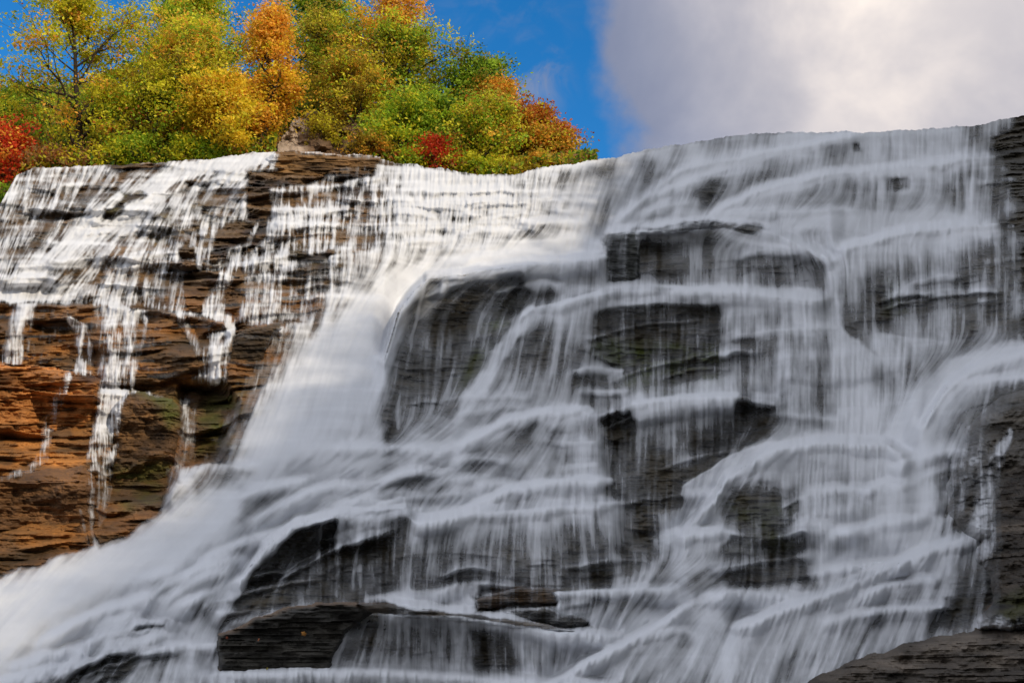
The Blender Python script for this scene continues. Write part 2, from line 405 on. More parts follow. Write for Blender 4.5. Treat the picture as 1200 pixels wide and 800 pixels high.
# mound at right
C(W, [(800,570),(850,536),(900,518),(1000,514)], [(800,660),(850,690),(900,690),(1000,690)], [.85,.7,.55,.5])
P(W, [(846,600),(860,576),(890,566),(930,570),(946,620),(956,690),(850,660),(846,630)], .27, 9)
P(W, [(842,672),(880,658),(906,648),(944,650),(950,684),(900,692),(846,690)], .18, 6)
S(W, [(800,618,8),(836,584,10),(856,552,11),(900,528,14),(960,516,14),(1040,520,14)], .86, .9)
P(W, [(768,640),(800,628),(846,622),(850,690),(780,690)], .68, 8)
P(W, [(770,604),(826,596),(828,620),(776,636)], .5, 8)
S(W, [(780,654,6),(830,640,8),(850,630,6)], .82, .9)
P(W, [(800,672),(846,668),(846,690),(810,690)], .5, 6)
P(W, [(962,520),(1050,500),(1090,540),(1100,640),(1060,656),(966,680),(950,600)], .84, 16)
P(W, [(1000,570),(1030,560),(1026,650),(1000,660)], .72, 26)
# right chute
S(W, [(1360,420,14),(1200,412,14),(1150,424,16),(1110,446,20),(1080,490,26),(1060,540,34),(1050,620,40)], (.82,.92), .7)
C(W, [(1140,430),(1200,414),(1360,420)], [(1136,470),(1200,450),(1360,460)], [.85,.65,.6])
S(W, [(1136,446,5),(1200,440,6)], .82, .9)
# right boulders, bare
P(W, [(1106,540),(1130,490),(1160,466),(1200,450),(1360,430),(1360,720),(1200,740),(1150,720),(1160,640),(1120,626),(1100,600)], .13, 7)
P(W, [(1160,500),(1200,470),(1360,450),(1360,740),(1170,720),(1176,600)], .03, 8)
S(W, [(1142,540,7),(1122,596,7),(1106,622,8)], .34, 1)
S(W, [(1182,510,6),(1166,546,12),(1152,590,13),(1138,622,15)], (.52,.4), 1)
C(W, [(1106,500),(1140,478)], [(1100,600),(1126,560)], [.55,.45,.35])

P(W, [(1140,120),(1360,80),(1360,400),(1150,398),(1128,360),(1146,330),(1132,300),(1156,262),(1170,240),(1140,210),(1156,176),(1124,150)], .34, 22, .6, 2.5)
P(W, [(1174,100),(1360,80),(1360,404),(1216,398),(1196,372),(1204,350),(1196,322),(1184,304),(1190,282),(1164,266),(1182,252),(1192,236),(1158,216),(1180,196),(1166,170),(1184,152)], .04, 9, 1, 2.4)
for yy0, xx0, xx1 in ((214, 1146, 1190), (268, 1140, 1186), (306, 1158, 1196), (352, 1150, 1184)):
    S(W, [(xx0, yy0, 5), (xx1, yy0 - 3, 3)], (.7, .2))
# ---- lips of the ledges
LEDGE = [  # lip polyline, height of the riser, depth of the tread
 ([(-160,355),(150,358),(262,378),(276,392)],60,3.0), ([(-160,424),(60,430),(118,446)],70,2.6), ([(108,458),(180,460),(214,476)],70,2.6),
 ([(272,388),(340,376),(362,378)],60,2.2), ([(210,320),(262,318)],40,1.2), ([(318,222),(400,217),(446,208)],22,.9), ([(318,246),(400,246),(640,232)],18,.7),
 ([(318,260),(400,262),(640,262)],22,.7), ([(190,306),(300,302),(345,296),(400,292),(440,294)],50,1.6), ([(60,305),(160,300),(230,288)],30,.9), ([(128,208),(104,214),(34,274)],50,1.0),
 ([(228,222),(290,220),(320,218)],24,.9), ([(180,190),(290,202),(345,204),(440,208)],18,.9), ([(236,248),(290,256)],22,.7),
 ([(450,420),(466,365),(482,343),(500,326),(560,318),(622,310),(706,300)],110,4.6), ([(703,284),(712,274),(780,264),(850,262),(900,270),(950,290),(975,304)],60,3.2),
 ([(600,376),(624,362),(704,342),(780,338),(860,340),(962,350)],90,3.2), ([(700,358),(780,352),(846,354)],30,.8), ([(985,292),(1040,276),(1110,264),(1174,262)],110,4),
 ([(720,262),(750,236),(800,196),(900,178),(1000,160)],44,1.6), ([(830,252),(880,226),(960,206),(1060,196),(1170,182)],44,1.6), ([(700,290),(760,268),(860,250),(1000,246)],30,.8),
 ([(670,436),(694,430),(730,434)],24,1), ([(684,458),(736,458)],18,.6), ([(694,486),(744,472),(800,465),(862,463),(914,472)],130,3.4),
 ([(540,522),(600,490),(640,482),(692,480)],40,1.6), ([(640,516),(702,514)],24,.7), ([(490,612),(540,600),(600,572),(660,563),(718,562)],30,1.2), ([(438,568),(480,552),(528,552)],26,1.0),
 ([(280,680),(310,640),(345,612),(400,603),(478,600),(486,610),(560,600),(640,594),(726,588)],95,3.4), ([(250,716),(398,712),(430,704),(600,724),(640,736),(720,744)],60,2.0),
 ([(240,790),(420,784),(600,796),(720,800)],50,1.2), ([(150,764),(200,756),(256,754)],24,.8), ([(552,702),(600,690),(660,692),(792,690)],22,1.1),
 ([(798,622),(836,586),(850,560),(900,528),(960,516),(1040,520),(1064,532)],120,3.6), ([(838,666),(890,656),(948,650)],30,1), ([(770,640),(800,628),(846,622)],30,.9),
 ([(640,802),(700,768),(760,738),(800,714)],60,2.0), ([(860,734),(980,690),(1060,656),(1158,618)],110,3), ([(982,664),(1010,658),(1062,656)],20,.6),
 ([(1080,502),(1110,452),(1140,430),(1200,412),(1360,412)],60,2.4), ([(1134,448),(1200,440),(1360,440)],30,1),
 ([(220,558),(244,544),(292,546)],30,1.2), ([(278,582),(330,566),(362,560)],34,1.2), ([(60,800),(110,748),(160,730),(202,732)],60,1.6), ([(170,676),(204,668)],24,.7)]
# small broken lips between the named ones, more of them on the terraced left
rl = np.random.RandomState(21)
for k in range(178):
    if k < 95:
        x = rl.uniform(-140, 660); y = rl.uniform(200, 352) if x < 420 else rl.uniform(205, 300); sl = rl.uniform(-.08, .10); L = rl.uniform(16, 60); h = rl.uniform(9, 18)
        if x > 560: y = rl.uniform(215, 275)
    elif k >= 150:
        y = rl.uniform(560, 790); x = 600 - (y - 480) * 1.75 + rl.uniform(-90, 90); sl = rl.uniform(-.5, -.15); L = rl.uniform(30, 70); h = rl.uniform(16, 32)
    else:
        x = rl.uniform(440, 1170); y = rl.uniform(175, 780); sl = rl.uniform(-.30, .06); L = rl.uniform(26, 80); h = rl.uniform(14, 30)
    n_ = 4; LEDGE.append(([(x + L * (i / n_ - .5) * 2, y + sl * L * (i / n_ - .5) * 2 + 2.5 * abs(i / n_ - .5) ** 2 * 8 * (.5 if k < 95 else 1) + rl.uniform(-1, 1)) for i in range(n_ + 1)], h, h * (.040 if k < 95 else .034)))
lw = fbm(24, 200, 41, 3) * 3
mod = np.zeros_like(W)
for li, (pts, h, J) in enumerate(LEDGE):
    xs = [p[0] for p in pts]; ys = [p[1] for p in pts]
    s = box(pts, h * 1.3 + 12); x = gx[s]
    d = gy[s] - np.interp(x, xs, ys) - lw[s]
    tp = sstep(xs[0] - 10, xs[0] + 14, x) * sstep(xs[-1] + 10, xs[-1] - 14, x)
    if xs[0] <= -150: tp = sstep(xs[-1] + 10, xs[-1] - 14, x)
    g = np.where(d > 0, .27 * np.exp(-d / (5 + h * .12)) - .14 * sstep(h * .10, h * .45, d) * sstep(h * 1.25, h * .8, d), .22 * np.exp(d / (4 + h * .10)))
    mod[s] += tp * g * (1.0 if h > 24 else .8)
upl = np.zeros_like(W); P(upl, [(-160,180),(460,180),(450,300),(400,345),(300,352),(-160,352)], 1.0, 24)
W = W * (1 - .36 * upl * sstep(.92, .74, W)) + .04 * sstep(380, 480, gx + .6 * (gy - 300)) * sstep(.14, .32, W) * sstep(.95, .7, W)
W = W + np.clip(mod, -.2, .28) * sstep(.10, .34, W) * np.where(W > .86, .6, 1.0)
# ---- flow direction (dx, dy), guides blended by distance
G = [(60,260,-.42,1,70),(190,240,-.5,1,60),(260,210,-.9,1,40),(170,222,-1.3,1,30),(126,256,-1.2,1,30),(70,306,-1.1,1,30),(240,300,-.15,1,60),(340,280,-.05,1,60),
     (60,420,-.1,1,60),(240,440,-.1,1,40),(480,260,-.08,1,60),(560,250,-.1,1,60),(610,308,-1.3,1,34),(540,324,-1.4,1,34),(480,346,-1.3,1,34),(440,380,-.7,1,34),
     (400,440,-.3,1,50),(350,500,-.35,1,50),(290,540,-.5,1,30),(520,420,-.08,1,50),(600,400,-.35,1,50),(560,460,-.8,1,34),(640,430,-.15,1,40),(660,340,-.1,1,30),
     (720,220,-.35,1,50),(780,215,-.55,1,50),(860,215,-.45,1,50),(880,180,-.2,1,40),(950,200,-.25,1,50),(1050,190,-.05,1,60),(1100,230,-.05,1,60),(960,255,-1.6,1,26),(860,262,-1.6,1,26),(1080,255,-1.6,1,24),
     (780,310,0,1,60),(900,310,.08,1,40),(960,290,.5,1,20),(1100,340,0,1,80),(780,400,0,1,80),(900,440,.02,1,60),(1000,440,.02,1,50),
     (1150,426,-1.3,1,24),(1110,448,-1,1,26),(1080,500,-.5,1,30),(1050,580,-.05,1,40),(1160,450,-.2,1,20),
     (640,500,-.7,1,30),(580,520,-1.0,1,40),(520,530,-1.5,1,30),(690,530,-.02,1,30),(620,570,-.7,1,34),(540,590,-1.1,1,34),(660,640,0,1,70),(560,650,-.05,1,60),(500,640,-.15,1,30),
     (440,548,-1.9,1,24),(370,560,-1.9,1,30),(300,590,-1.2,1,34),(240,616,-1.1,1,34),(180,660,-1.0,1,40),(120,690,-1.1,1,44),(40,740,-1.0,1,60),(-40,790,-1,1,60),
     (420,592,-2.2,1,18),(350,608,-1.5,1,24),(300,650,-.7,1,30),(250,700,-.55,1,30),(190,730,-.6,1,40),(120,770,-.7,1,50),(420,650,0,1,60),
     (500,750,-.04,1,60),(420,760,-.3,1,24),(620,770,0,1,50),(700,760,-.5,1,40),(780,740,-.8,1,40),(820,700,-1.4,1,30),(850,770,-.4,1,50),(930,740,-.4,1,50),(1000,720,-.45,1,40),(1080,680,-.5,1,40),(1130,680,-.15,1,30),
     (860,560,-.7,1,24),(830,590,-.6,1,24),(900,620,0,1,50),(900,524,-1.2,1,20),(980,600,-.05,1,50),(800,540,0,1,60),(200,780,-.3,1,30)]
fu = np.zeros(gx.shape, np.float32); fv = np.zeros_like(fu); fw = np.full(gx.shape, .02, np.float32); fv += .02
for (qx, qy, dx, dy, sg) in G:
    s = box([(qx - 2.6 * sg, qy - 2.6 * sg), (qx + 2.6 * sg, qy + 2.6 * sg)], 0)
    w = np.exp(-((gx[s] - qx) ** 2 + (gy[s] - qy) ** 2) / (2 * (sg * .62) ** 2)) * (60 / sg) ** 1.5
    n = math.hypot(dx, dy); fu[s] += w * dx / n; fv[s] += w * dy / n; fw[s] += w
fu += fbm(60, 60, 55, 3) * .10 * fw
n = np.sqrt(fu * fu + fv * fv) + 1e-6; fu /= n; fv /= n

# ---- sunlit, frozen part of the water: shorter streaks
crisp = np.zeros(gx.shape, np.float32)
P(crisp, [(-160,100),(690,100),(640,270),(420,320),(330,420),(240,540),(120,600),(-160,640)], 1.0, 40)
misty = np.zeros(gx.shape, np.float32)
S(misty, [(640,290,16),(520,335,28),(430,410,50),(360,510,70),(240,620,60),(120,700,60),(-60,780,80)], 1.0, 1.1)
S(misty, [(1120,440,30),(1080,520,50),(1040,620,60),(900,680,16)], 1.0, 1.1)
S(misty, [(0,380,50),(40,320,50)], .7, 1.1)

def lic(noises, n, st, wsum=None):
    x = gx.copy(); y = gy.copy(); out = [np.zeros_like(gx) for _ in noises]
    for k in range(n):
        wgt = 1.0 - k / n * .7
        u = sample(fu, x, y); v = sample(fv, x, y)
        x -= u * st; y -= v * st
        for o, a in zip(out, noises): o += wgt * sample(a, x, y)
    res = []
    for o in out:
        o -= blur(o, 26); o /= o.std() + 1e-6; res.append(o)
    return res
white = rs.randn(*gx.shape).astype(np.float32)
n1 = blur(white, (.6, .55)); n2 = blur(rs.randn(*gx.shape).astype(np.float32), (2, 1.6)); n3 = blur(rs.randn(*gx.shape).astype(np.float32), (6, 5))
n4 = blur(rs.randn(*gx.shape).astype(np.float32), (12, 12))
L1, L2, L3, L4 = lic([n1, n2, n3, n4], 26, 2.0)
K1, K2 = lic([blur(rs.randn(*gx.shape).astype(np.float32), (.6, .45)), n2], 18, 1.0)
K1 /= K1.std(); K2 /= K2.std()
streak = .42 * L1 + .52 * L2 + .50 * L3 + .50 * L4
kst = .75 * K1 + .45 * K2 + .35 * L2 + .35 * fbm(30, 16, 88, 4) / .3
st_ = streak * (1 - crisp) + kst * crisp
st_ *= (1 - .38 * misty)
wv = W - .015 * (1 - crisp) * sstep(.2, .3, W) * sstep(.92, .8, W) + fbm(70, 40, 77, 3) * .09 * np.clip(W * 4 * (1 - W) + .1, 0, 1)
amp = .165 + .115 * crisp
A = wv + amp * st_ * np.maximum(np.clip(3.2 * wv * (1.08 - wv), 0, 1), .85 * sstep(.07, .13, wv) * sstep(.5, .3, wv) * (1 - crisp))
A = np.clip(A, 0, 1)
A = (.55 * A + .45 * sstep(.12, .80, A)) * (1 - .08 * crisp)
A = A * (.78 + .22 * sstep(.05, .36, A))
A = A + .16 * blur(A, 9) * (1 - A) * (1 - crisp) * sstep(.08, .16, wv)   # soft haze of spray painted into the water cover outside the sunlit part
A = A * sstep(.02, .12, wv)
# ------------------------------------------------------------------ the rock relief (distance north, metres)
cP, sP = math.cos(PITCH), math.sin(PITCH)
def ray(px, py):
    u = 400 - py; return (px - 600), FPX * cP - u * sP, FPX * sP + u * cP
def at(px, py, Y):
    rx, ry, rz = ray(px, py); t = Y / ry
    return rx * t, Y + 0 * rx, CAMZ + rz * t
Yr = np.interp(gy[:, 0], [90, 130, 170, 230, 300, 400, 500, 600, 700, 800, 900], [70, 68, 66, 60, 54, 48, 42.5, 37, 33, 30, 28]).astype(np.float32)[:, None] + 0 * gx
Yr -= np.clip(gx - 1040, 0, 400) * .014 * sstep(250, 500, gy) + np.clip(gx - 1100, 0, 300) * .02
Yr += fbm(160, 120, 31, 3) * 1.2
for pts, h, J in LEDGE:
    xs = [p[0] for p in pts]; ys = [p[1] for p in pts]
    s = box(pts, h * 1.2 + 10)
    x = gx[s]; L = np.interp(x, xs, ys) + lw[s]
    d = gy[s] - L
    tp = sstep(xs[0] - 14, xs[0] + 8, x) * sstep(xs[-1] + 14, xs[-1] - 8, x)
    tp = np.where(xs[0] <= -150, sstep(xs[-1] + 14, xs[-1] - 8, x), tp)
    below = -J / 2 * np.clip(1 - d / h, 0, 1) + (.10 * J + .22) * (J > .5) * sstep(2, 7, d) * sstep(h * .9, h * .25, d)
    above = J / 2 * np.clip(1 + d / (h * .8), 0, 1)
    Yr[s] += tp * np.where(d > 0, below, above)
for p_, v, sf in [([(214,452),(262,448),(275,470),(262,545),(204,550)], 2.2, 8), ([(470,350),(620,330),(600,400),(520,490),(450,520)], .9, 20), ([(700,360),(846,356),(846,450),(710,450)], .9, 14), ([(700,490),(900,470),(860,600),(730,660)], 1.2, 20),
               ([(120,545),(200,545),(195,600),(120,610)], 1.2, 8), ([(1112,530),(1136,530),(1126,600),(1106,600)], 1.0, 8), ([(300,640),(470,620),(460,700),(270,700)], .9, 16)]:
    q_ = np.zeros_like(Yr); P(q_, p_, v, sf); Yr += q_
_x, _y, _z = at(gx, gy, Yr)
leftm = np.zeros_like(Yr); P(leftm, [(-160,190),(420,190),(400,300),(330,384),(262,545),(190,600),(-160,690)], 1.0, 20)
# (bodies of the bigger blocks come from two coarse sets of beds)
BIG = lambda x, z: (.5 - beds(x, z, 1.7, 3.4, 31)) * 1.5 + (.5 - beds(x, z, .8, 2.0, 37)) * .7
# strata: thin beds, each standing out by its own amount, broken by joints
xx, yy_, zz = at(gx, gy, Yr)
def hsh(i, j, s=0):
    v = np.sin(i * 127.1 + j * 311.7 + s * 74.7) * 43758.5453
    return v - np.floor(v)
def beds(x, z, th, wd, seed):
    zc = z / th + .35 * np.sin(x * .21 + seed) + .2 * np.sin(x * .63 + seed * 2)
    i = np.floor(zc); f = zc - i
    xc = x / wd + hsh(i, 0 * i, seed) * 7; j = np.floor(xc); g = xc - j; g = g * g * (3 - 2 * g)
    g = np.clip((g - .5) * 3 + .5, 0, 1)
    a = hsh(i, j, seed) * (1 - g) + hsh(i, j + 1, seed) * g
    b = hsh(i + 1, j, seed) * (1 - g) + hsh(i + 1, j + 1, seed) * g
    f = np.clip((f - .8) / .2, 0, 1)
    return a * (1 - f) + b * f
Yr = Yr + blur(BIG(xx, zz), (1.0, 1.0)) * (.32 + 1.0 * leftm)
strata = .55 * beds(xx, zz, .55, 2.6, 1) + .30 * beds(xx, zz, .22, 1.3, 2) + .16 * beds(xx, zz, .10, .8, 3)
Ysm = Yr.copy()
rough_rock = fbm(10, 3, 61, 4) * .16
bare = sstep(.5, .1, wv)
dry = np.clip(sstep(.12, .03, wv) + .35, 0, 1)
strata_amp = .28 + .8 * bare * dry
Yrock = Yr + (.5 - strata) * strata_amp + rough_rock
# water whitens where it bounces on the edge of a bed
tier = np.clip(np.roll(strata, 2, 0) - np.roll(strata, -1, 0), 0, 1)
tier = blur(tier, (.9, 1.5)); tier /= np.percentile(tier, 97)
wv2 = np.clip(3.2 * wv * (1.08 - wv), 0, 1)
A = np.clip(A + np.clip(tier, 0, 1.3) * wv2 * (.05 + .26 * crisp) - .06 * crisp * wv2, 0, 1)
# silhouette of the brink
LIPX = [-160, 0, 20, 40, 125, 180, 240, 290, 325, 440, 500, 560, 600, 640, 680, 720, 760, 850, 940, 1000, 1060, 1140, 1200, 1360]
LIPY = [262, 240, 206, 197, 193, 191, 187, 180, 178, 186, 196, 204, 206, 196, 190, 185, 174, 160, 154, 156, 152, 149, 134, 108]
cols = np.arange(X0, X1 - 1).astype(np.float32)
rng2 = np.random.RandomState(5)
jit = np.convolve(rng2.randn(len(cols) + 20), np.ones(3) / 3, 'same')[10:-10] * .6 + np.convolve(rng2.randn(len(cols) + 60), np.ones(17) / 17, 'same')[30:-30] * 3.4
lip = np.interp(cols, LIPX, LIPY).astype(np.float32) + jit * np.where((cols > 300) & (cols < 330), .3, 1)
NV = 760
vv = np.linspace(0, 1, NV).astype(np.float32)[:, None]
MX = cols[None, :] + 0 * vv
MY = lip[None, :] + vv * (898 - lip[None, :])
def grid_mesh(name, XYZ, keep=None, attrs=None, smooth=True):
    ny, nx = XYZ[0].shape
    co = np.stack([a.ravel() for a in XYZ], 1).astype(np.float32)
    i = np.arange(ny * nx).reshape(ny, nx)
    q = np.stack([i[:-1, :-1], i[1:, :-1], i[1:, 1:], i[:-1, 1:]], -1).reshape(-1, 4)
    if keep is not None: q = q[keep.ravel()]
    used = np.zeros(ny * nx, bool); used[q.ravel()] = True
    idx = np.cumsum(used) - 1; q = idx[q]; co = co[used]
    me = mesh_np(name, co, q, smooth)
    for an, av in (attrs or {}).items():
        if av.ndim == 3:
            at_ = me.attributes.new(an, 'FLOAT_COLOR', 'POINT')
            c = np.ones((len(co), 4), np.float32); c[:, :3] = av.reshape(-1, 3)[used]; at_.data.foreach_set('color', c.ravel())
        else:
            at_ = me.attributes.new(an, 'FLOAT', 'POINT'); at_.data.foreach_set('value', av.ravel()[used].astype(np.float32))
    return me
def mesh_np(name, co, q, smooth=False):
    me = D.meshes.new(name); n = len(q); kk = q.shape[1]
    me.vertices.add(len(co)); me.vertices.foreach_set('co', np.ascontiguousarray(co, np.float32).ravel())
    me.loops.add(n * kk); me.loops.foreach_set('vertex_index', q.astype(np.int32).ravel())
    me.polygons.add(n); me.polygons.foreach_set('loop_start', np.arange(0, n * kk, kk, dtype=np.int32))
    try: me.polygons.foreach_set('loop_total', np.full(n, kk, np.int32))
    except Exception: pass
    me.polygons.foreach_set('use_smooth', np.full(n, smooth, bool))
    me.update(calc_edges=True); me.validate()
    return me
def link(name, me, mat, parent=None, **props):
    o = D.objects.new(name, me); SC.collection.objects.link(o)
    if mat is not None: me.materials.append(mat)
    if parent is not None: o.parent = parent
    for a, b in props.items(): o[a] = b
    return o
def empty(name, loc, **props):
    o = D.objects.new(name, None); SC.collection.objects.link(o); o.location = loc; o.empty_display_size = .3
    for a, b in props.items(): o[a] = b
    return o
# ---- mineral and plant colour of the rock (its own colour, wet or dry)
def colour_field():
    base = np.zeros(gx.shape + (3,), np.float32)
    f1 = fbm(50, 16, 301, 5); f2 = fbm(20, 8, 302, 4)
    org = np.zeros_like(gx); P(org, [(-160,180),(450,180),(440,300),(370,380),(320,460),(200,600),(120,680),(-160,720)], .75, 26)
    P(org, [(-160,424),(60,428),(118,442),(112,530),(108,640),(-160,690)], 1.0, 8)
    P(org, [(130,460),(214,466),(200,560),(130,600)], .7, 10)
    P(org, [(330,376),(276,390),(262,540),(214,545),(210,470)], .35, 12)
    P(org, [(560,696),(600,688),(650,694),(640,706),(580,712)], .55, 6); P(org, [(1160,712),(1200,696),(1360,690),(1360,760),(1170,730)], .8, 8)
    P(org, [(300,722),(430,704),(600,724),(600,728),(430,710),(310,728)], .4, 3)
    org = np.clip(org * (.85 + .5 * f1 + .3 * f2), 0, 1)
    dim = np.clip(upl * .75, 0, 1)[..., None]
    moss = np.zeros_like(gx)
    for p_, v in [([(150,462),(212,468),(216,500),(190,500)],.8), ([(128,548),(190,540),(196,580),(140,600)],.8), ([(236,444),(290,450),(272,520),(230,530)],.75), ([(146,458),(206,462),(208,470),(150,466)],.7),
                  ([(560,380),(610,350),(590,400),(540,470),(530,460)],.5), ([(700,400),(846,410),(846,452),(760,462),(700,446)],.75), ([(820,440),(850,425),(840,452)],.6), ([(1040,330),(1060,330),(1060,365),(1040,365)],.6),
                  ([(140,224),(172,222),(150,250),(118,258)],.8), ([(210,448),(262,446),(262,456),(210,458)],.5), ([(160,238),(250,240),(250,280),(170,286)],.25), ([(340,294),(400,290),(400,302),(340,304)],.6),
                  ([(700,336),(760,334),(790,340),(760,352),(712,356)],.35), ([(440,566),(480,552),(526,552),(520,566)],.4), ([(852,590),(930,590),(930,650),(852,650)],.25), ([(150,470),(80,380),(0,390),(0,400),(120,420)],.0)]:
        P(moss, p_, v, 12)
    moss = np.clip(moss * (.8 + .6 * (gx > 400)) * (.6 + 1.2 * f2 + .5 * f1), 0, .9)
    grey = np.array([.030, .025, .016]); brown = np.array([.17, .082, .026]); rust = np.array([.34, .135, .03]); green = np.array([.060, .072, .010]); pale = np.array([.060, .048, .031])
    o = org[..., None]
    t = np.clip(.5 + f1 * 1.2, 0, 1)[..., None]
    c = grey * (1 - t) + pale * t
    c = c * (1 - o) + (brown * (1 - t) + rust * t) * o
    dk = sstep(.02, .30, fbm(34, 10, 311, 5))[..., None] * o; c = c * (1 - .6 * dk) + np.array([.05, .042, .03]) * .6 * dk
    c = c * (1 - dim) + (np.array([.105, .070, .038]) * (.8 + 1.2 * f2[..., None] + .8 * f1[..., None])).clip(.02, 1) * dim
    c = c * (1 - moss[..., None]) + green * moss[..., None]
    bedc = .62 + .75 * beds(xx, zz, .16, 5, 9) * beds(xx, zz, .4, 3, 12) + .25 * beds(xx, zz, .07, 2, 19)
    return c * bedc[..., None]
CF = colour_field()
def csample(px, py): return np.stack([sample(CF[..., i], px, py) for i in range(3)], -1)

# ---- materials
def mat_rock(name, attr=None, col=(.1, .09, .08), wet=.5, scale=1.0, bump=.9):
    m = D.materials.new(name); m.use_nodes = True; k = NT(m.node_tree)
    out = k.n('ShaderNodeOutputMaterial'); b = k.n('ShaderNodeBsdfPrincipled')
    g = k.n('ShaderNodeNewGeometry').outputs['Position']
    n1 = k.noise(k.scl(g, (1.2 * scale, 1.2 * scale, 5 * scale)), 1.4, 6, .65); n2 = k.noise(k.scl(g, (1, 1, 2.2)), 9 * scale, 5, .7)
    if attr:
        a = k.n('ShaderNodeAttribute', attribute_name=attr); base = a.outputs['Color']
    else: base = col + (1,)
    v = k.m('ADD', .45, k.m('ADD', k.m('MULTIPLY', n1, .7), k.m('ADD', k.m('MULTIPLY', k.m('SUBTRACT', n2, .5), 1.5), .22)))
    cv = k.n('ShaderNodeCombineColor'); [k.l(v, cv.inputs[i]) for i in range(3)]
    k.l(k.mix(1.0, base, cv.outputs[0], 'MULTIPLY'), b.inputs['Base Color'])
    k.l(k.m('ADD', .72 - .42 * wet, k.m('MULTIPLY', n2, .35)), b.inputs['Roughness'])
    b.inputs['Specular IOR Level'].default_value = .22 + .08 * wet
    bp = k.n('ShaderNodeBump'); bp.inputs['Strength'].default_value = bump; bp.inputs['Distance'].default_value = .12
    k.l(k.m('ADD', n1, k.m('MULTIPLY', n2, .5)), bp.inputs['Height']); k.l(bp.outputs[0], b.inputs['Normal'])
    k.l(b.outputs[0], out.inputs[0]); return m
def mat_water():
    m = D.materials.new('falling_water'); m.use_nodes = True; k = NT(m.node_tree)
    out = k.n('ShaderNodeOutputMaterial')
    a = k.n('ShaderNodeAttribute', attribute_name='cover').outputs['Fac']
    d = k.n('ShaderNodeBsdfDiffuse'); d.inputs[0].default_value = (.76, .77, .80, 1)
    t = k.n('ShaderNodeBsdfTranslucent'); t.inputs[0].default_value = (.84, .87, .92, 1)
    mx = k.n('ShaderNodeMixShader'); mx.inputs[0].default_value = .22; k.l(d.outputs[0], mx.inputs[1]); k.l(t.outputs[0], mx.inputs[2])
    tr = k.n('ShaderNodeBsdfTransparent'); tr.inputs[0].default_value = (.97, .98, .98, 1)
    f = k.n('ShaderNodeMixShader'); k.l(a, f.inputs[0]); k.l(tr.outputs[0], f.inputs[1]); k.l(mx.outputs[0], f.inputs[2])
    k.l(f.outputs[0], out.inputs[0]); return m
M_cliff = mat_rock('layered_shale', 'tint', wet=.7); M_water = mat_water()

# ---- cliff and water sheets
Yc = sample(Yrock, MX, MY)
cl = grid_mesh('cliff', at(MX, MY, Yc), attrs={'tint': csample(MX, MY)}, smooth=False)
link('cliff', cl, M_cliff, kind='structure')
# bed of the creek above the brink, and the sides, so that the rock has a body
tx, ty, tz = at(MX[:1], MY[:1], Yc[:1])
back = np.linspace(0, 1, 12)[:, None].astype(np.float32)
topf = grid_mesh('cliff_top', (tx * (1 + .3 * back), ty + 40 * back, tz - .25 * np.minimum(back * 12, 1) + 0 * back), attrs={'tint': np.repeat(csample(MX[:1], MY[:1]), 12, 0)})
link('cliff_top', topf, M_cliff, kind='structure')
# water stands a little proud of the rock and rounds over the lips
Ymn = Yr.copy()
for k_ in range(1, 15): Ymn[k_:] = np.minimum(Ymn[k_:], Yr[:-k_] + .004 * k_)
Yb = np.minimum(blur(Yr, (2.2, 1.2)), Yr)
thick = .05 + .22 * sstep(.1, .9, blur(wv, 2)) + .07 * np.clip(st_, -2, 2) * (.5 + .9 * crisp) + .32 * misty * .5 * (1 + .5 * fbm(40, 40, 91, 4))
Yw_ = np.minimum(Yb - .30 * strata * (1 - .5 * misty) * .55, Yrock - .02) - np.maximum(thick, .03)
env = blur(Ymn, (2.5, 1)) - .5 * strata_amp - .30 - .05 * np.clip(st_, -2, 2)
e_ = sstep(.22, .5, blur(wv, 1.5)) * (1 - .6 * crisp)
Yw_ = Yw_ * (1 - e_) + env * e_
for k_ in (1, 2): Yw_[:-k_] = np.minimum(Yw_[:-k_], Yw_[k_:] + .02 * k_) * e_[:-k_] + Yw_[:-k_] * (1 - e_[:-k_])
Yw_ = (blur(Yw_, (1.2, .8)) * e_ + blur(Yw_, (.6, .5)) * (1 - e_)) * (1 - misty * .6) + blur(Yw_, 2.5) * misty * .6
Yw_ = np.minimum(Yw_, Yrock - .015)
Yw = sample(Yw_, MX, MY); Aw = sample(A, MX, MY)
kq = np.maximum(np.maximum(Aw[:-1, :-1], Aw[1:, 1:]), np.maximum(Aw[1:, :-1], Aw[:-1, 1:])) > .035
WX = [(np.stack([a.ravel() for a in at(MX, MY, Yw)], 1), (lambda i: np.stack([i[:-1, :-1], i[1:, :-1], i[1:, 1:], i[:-1, 1:]], -1)[kq])(np.arange(MX.size).reshape(MX.shape)), Aw.ravel())]
del Yb, thick
# ------------------------------------------------------------------ land round the falls
def simple_mat(name, c1, c2, scale=.5, rough=.9, bump=.5):
    m = D.materials.new(name); m.use_nodes = True; k = NT(m.node_tree)
    out = k.n('ShaderNodeOutputMaterial'); b = k.n('ShaderNodeBsdfPrincipled')
    g = k.n('ShaderNodeNewGeometry').outputs['Position']
    n1 = k.noise(g, scale, 7, .65); n2 = k.noise(g, scale * 9, 4, .6)
    k.l(k.mix(k.ss(k.m('ADD', k.m('MULTIPLY', n1, .7), k.m('MULTIPLY', n2, .3)), .35, .65), c1 + (1,), c2 + (1,)), b.inputs['Base Color'])
    b.inputs['Roughness'].default_value = rough; b.inputs['Specular IOR Level'].default_value = .2
    bp = k.n('ShaderNodeBump'); bp.inputs['Strength'].default_value = bump; bp.inputs['Distance'].default_value = .3
    k.l(n2, bp.inputs['Height']); k.l(bp.outputs[0], b.inputs['Normal']); k.l(b.outputs[0], out.inputs[0]); return m
M_soil = simple_mat('leaf_litter_soil', (.06, .055, .02), (.16, .09, .03), .4)
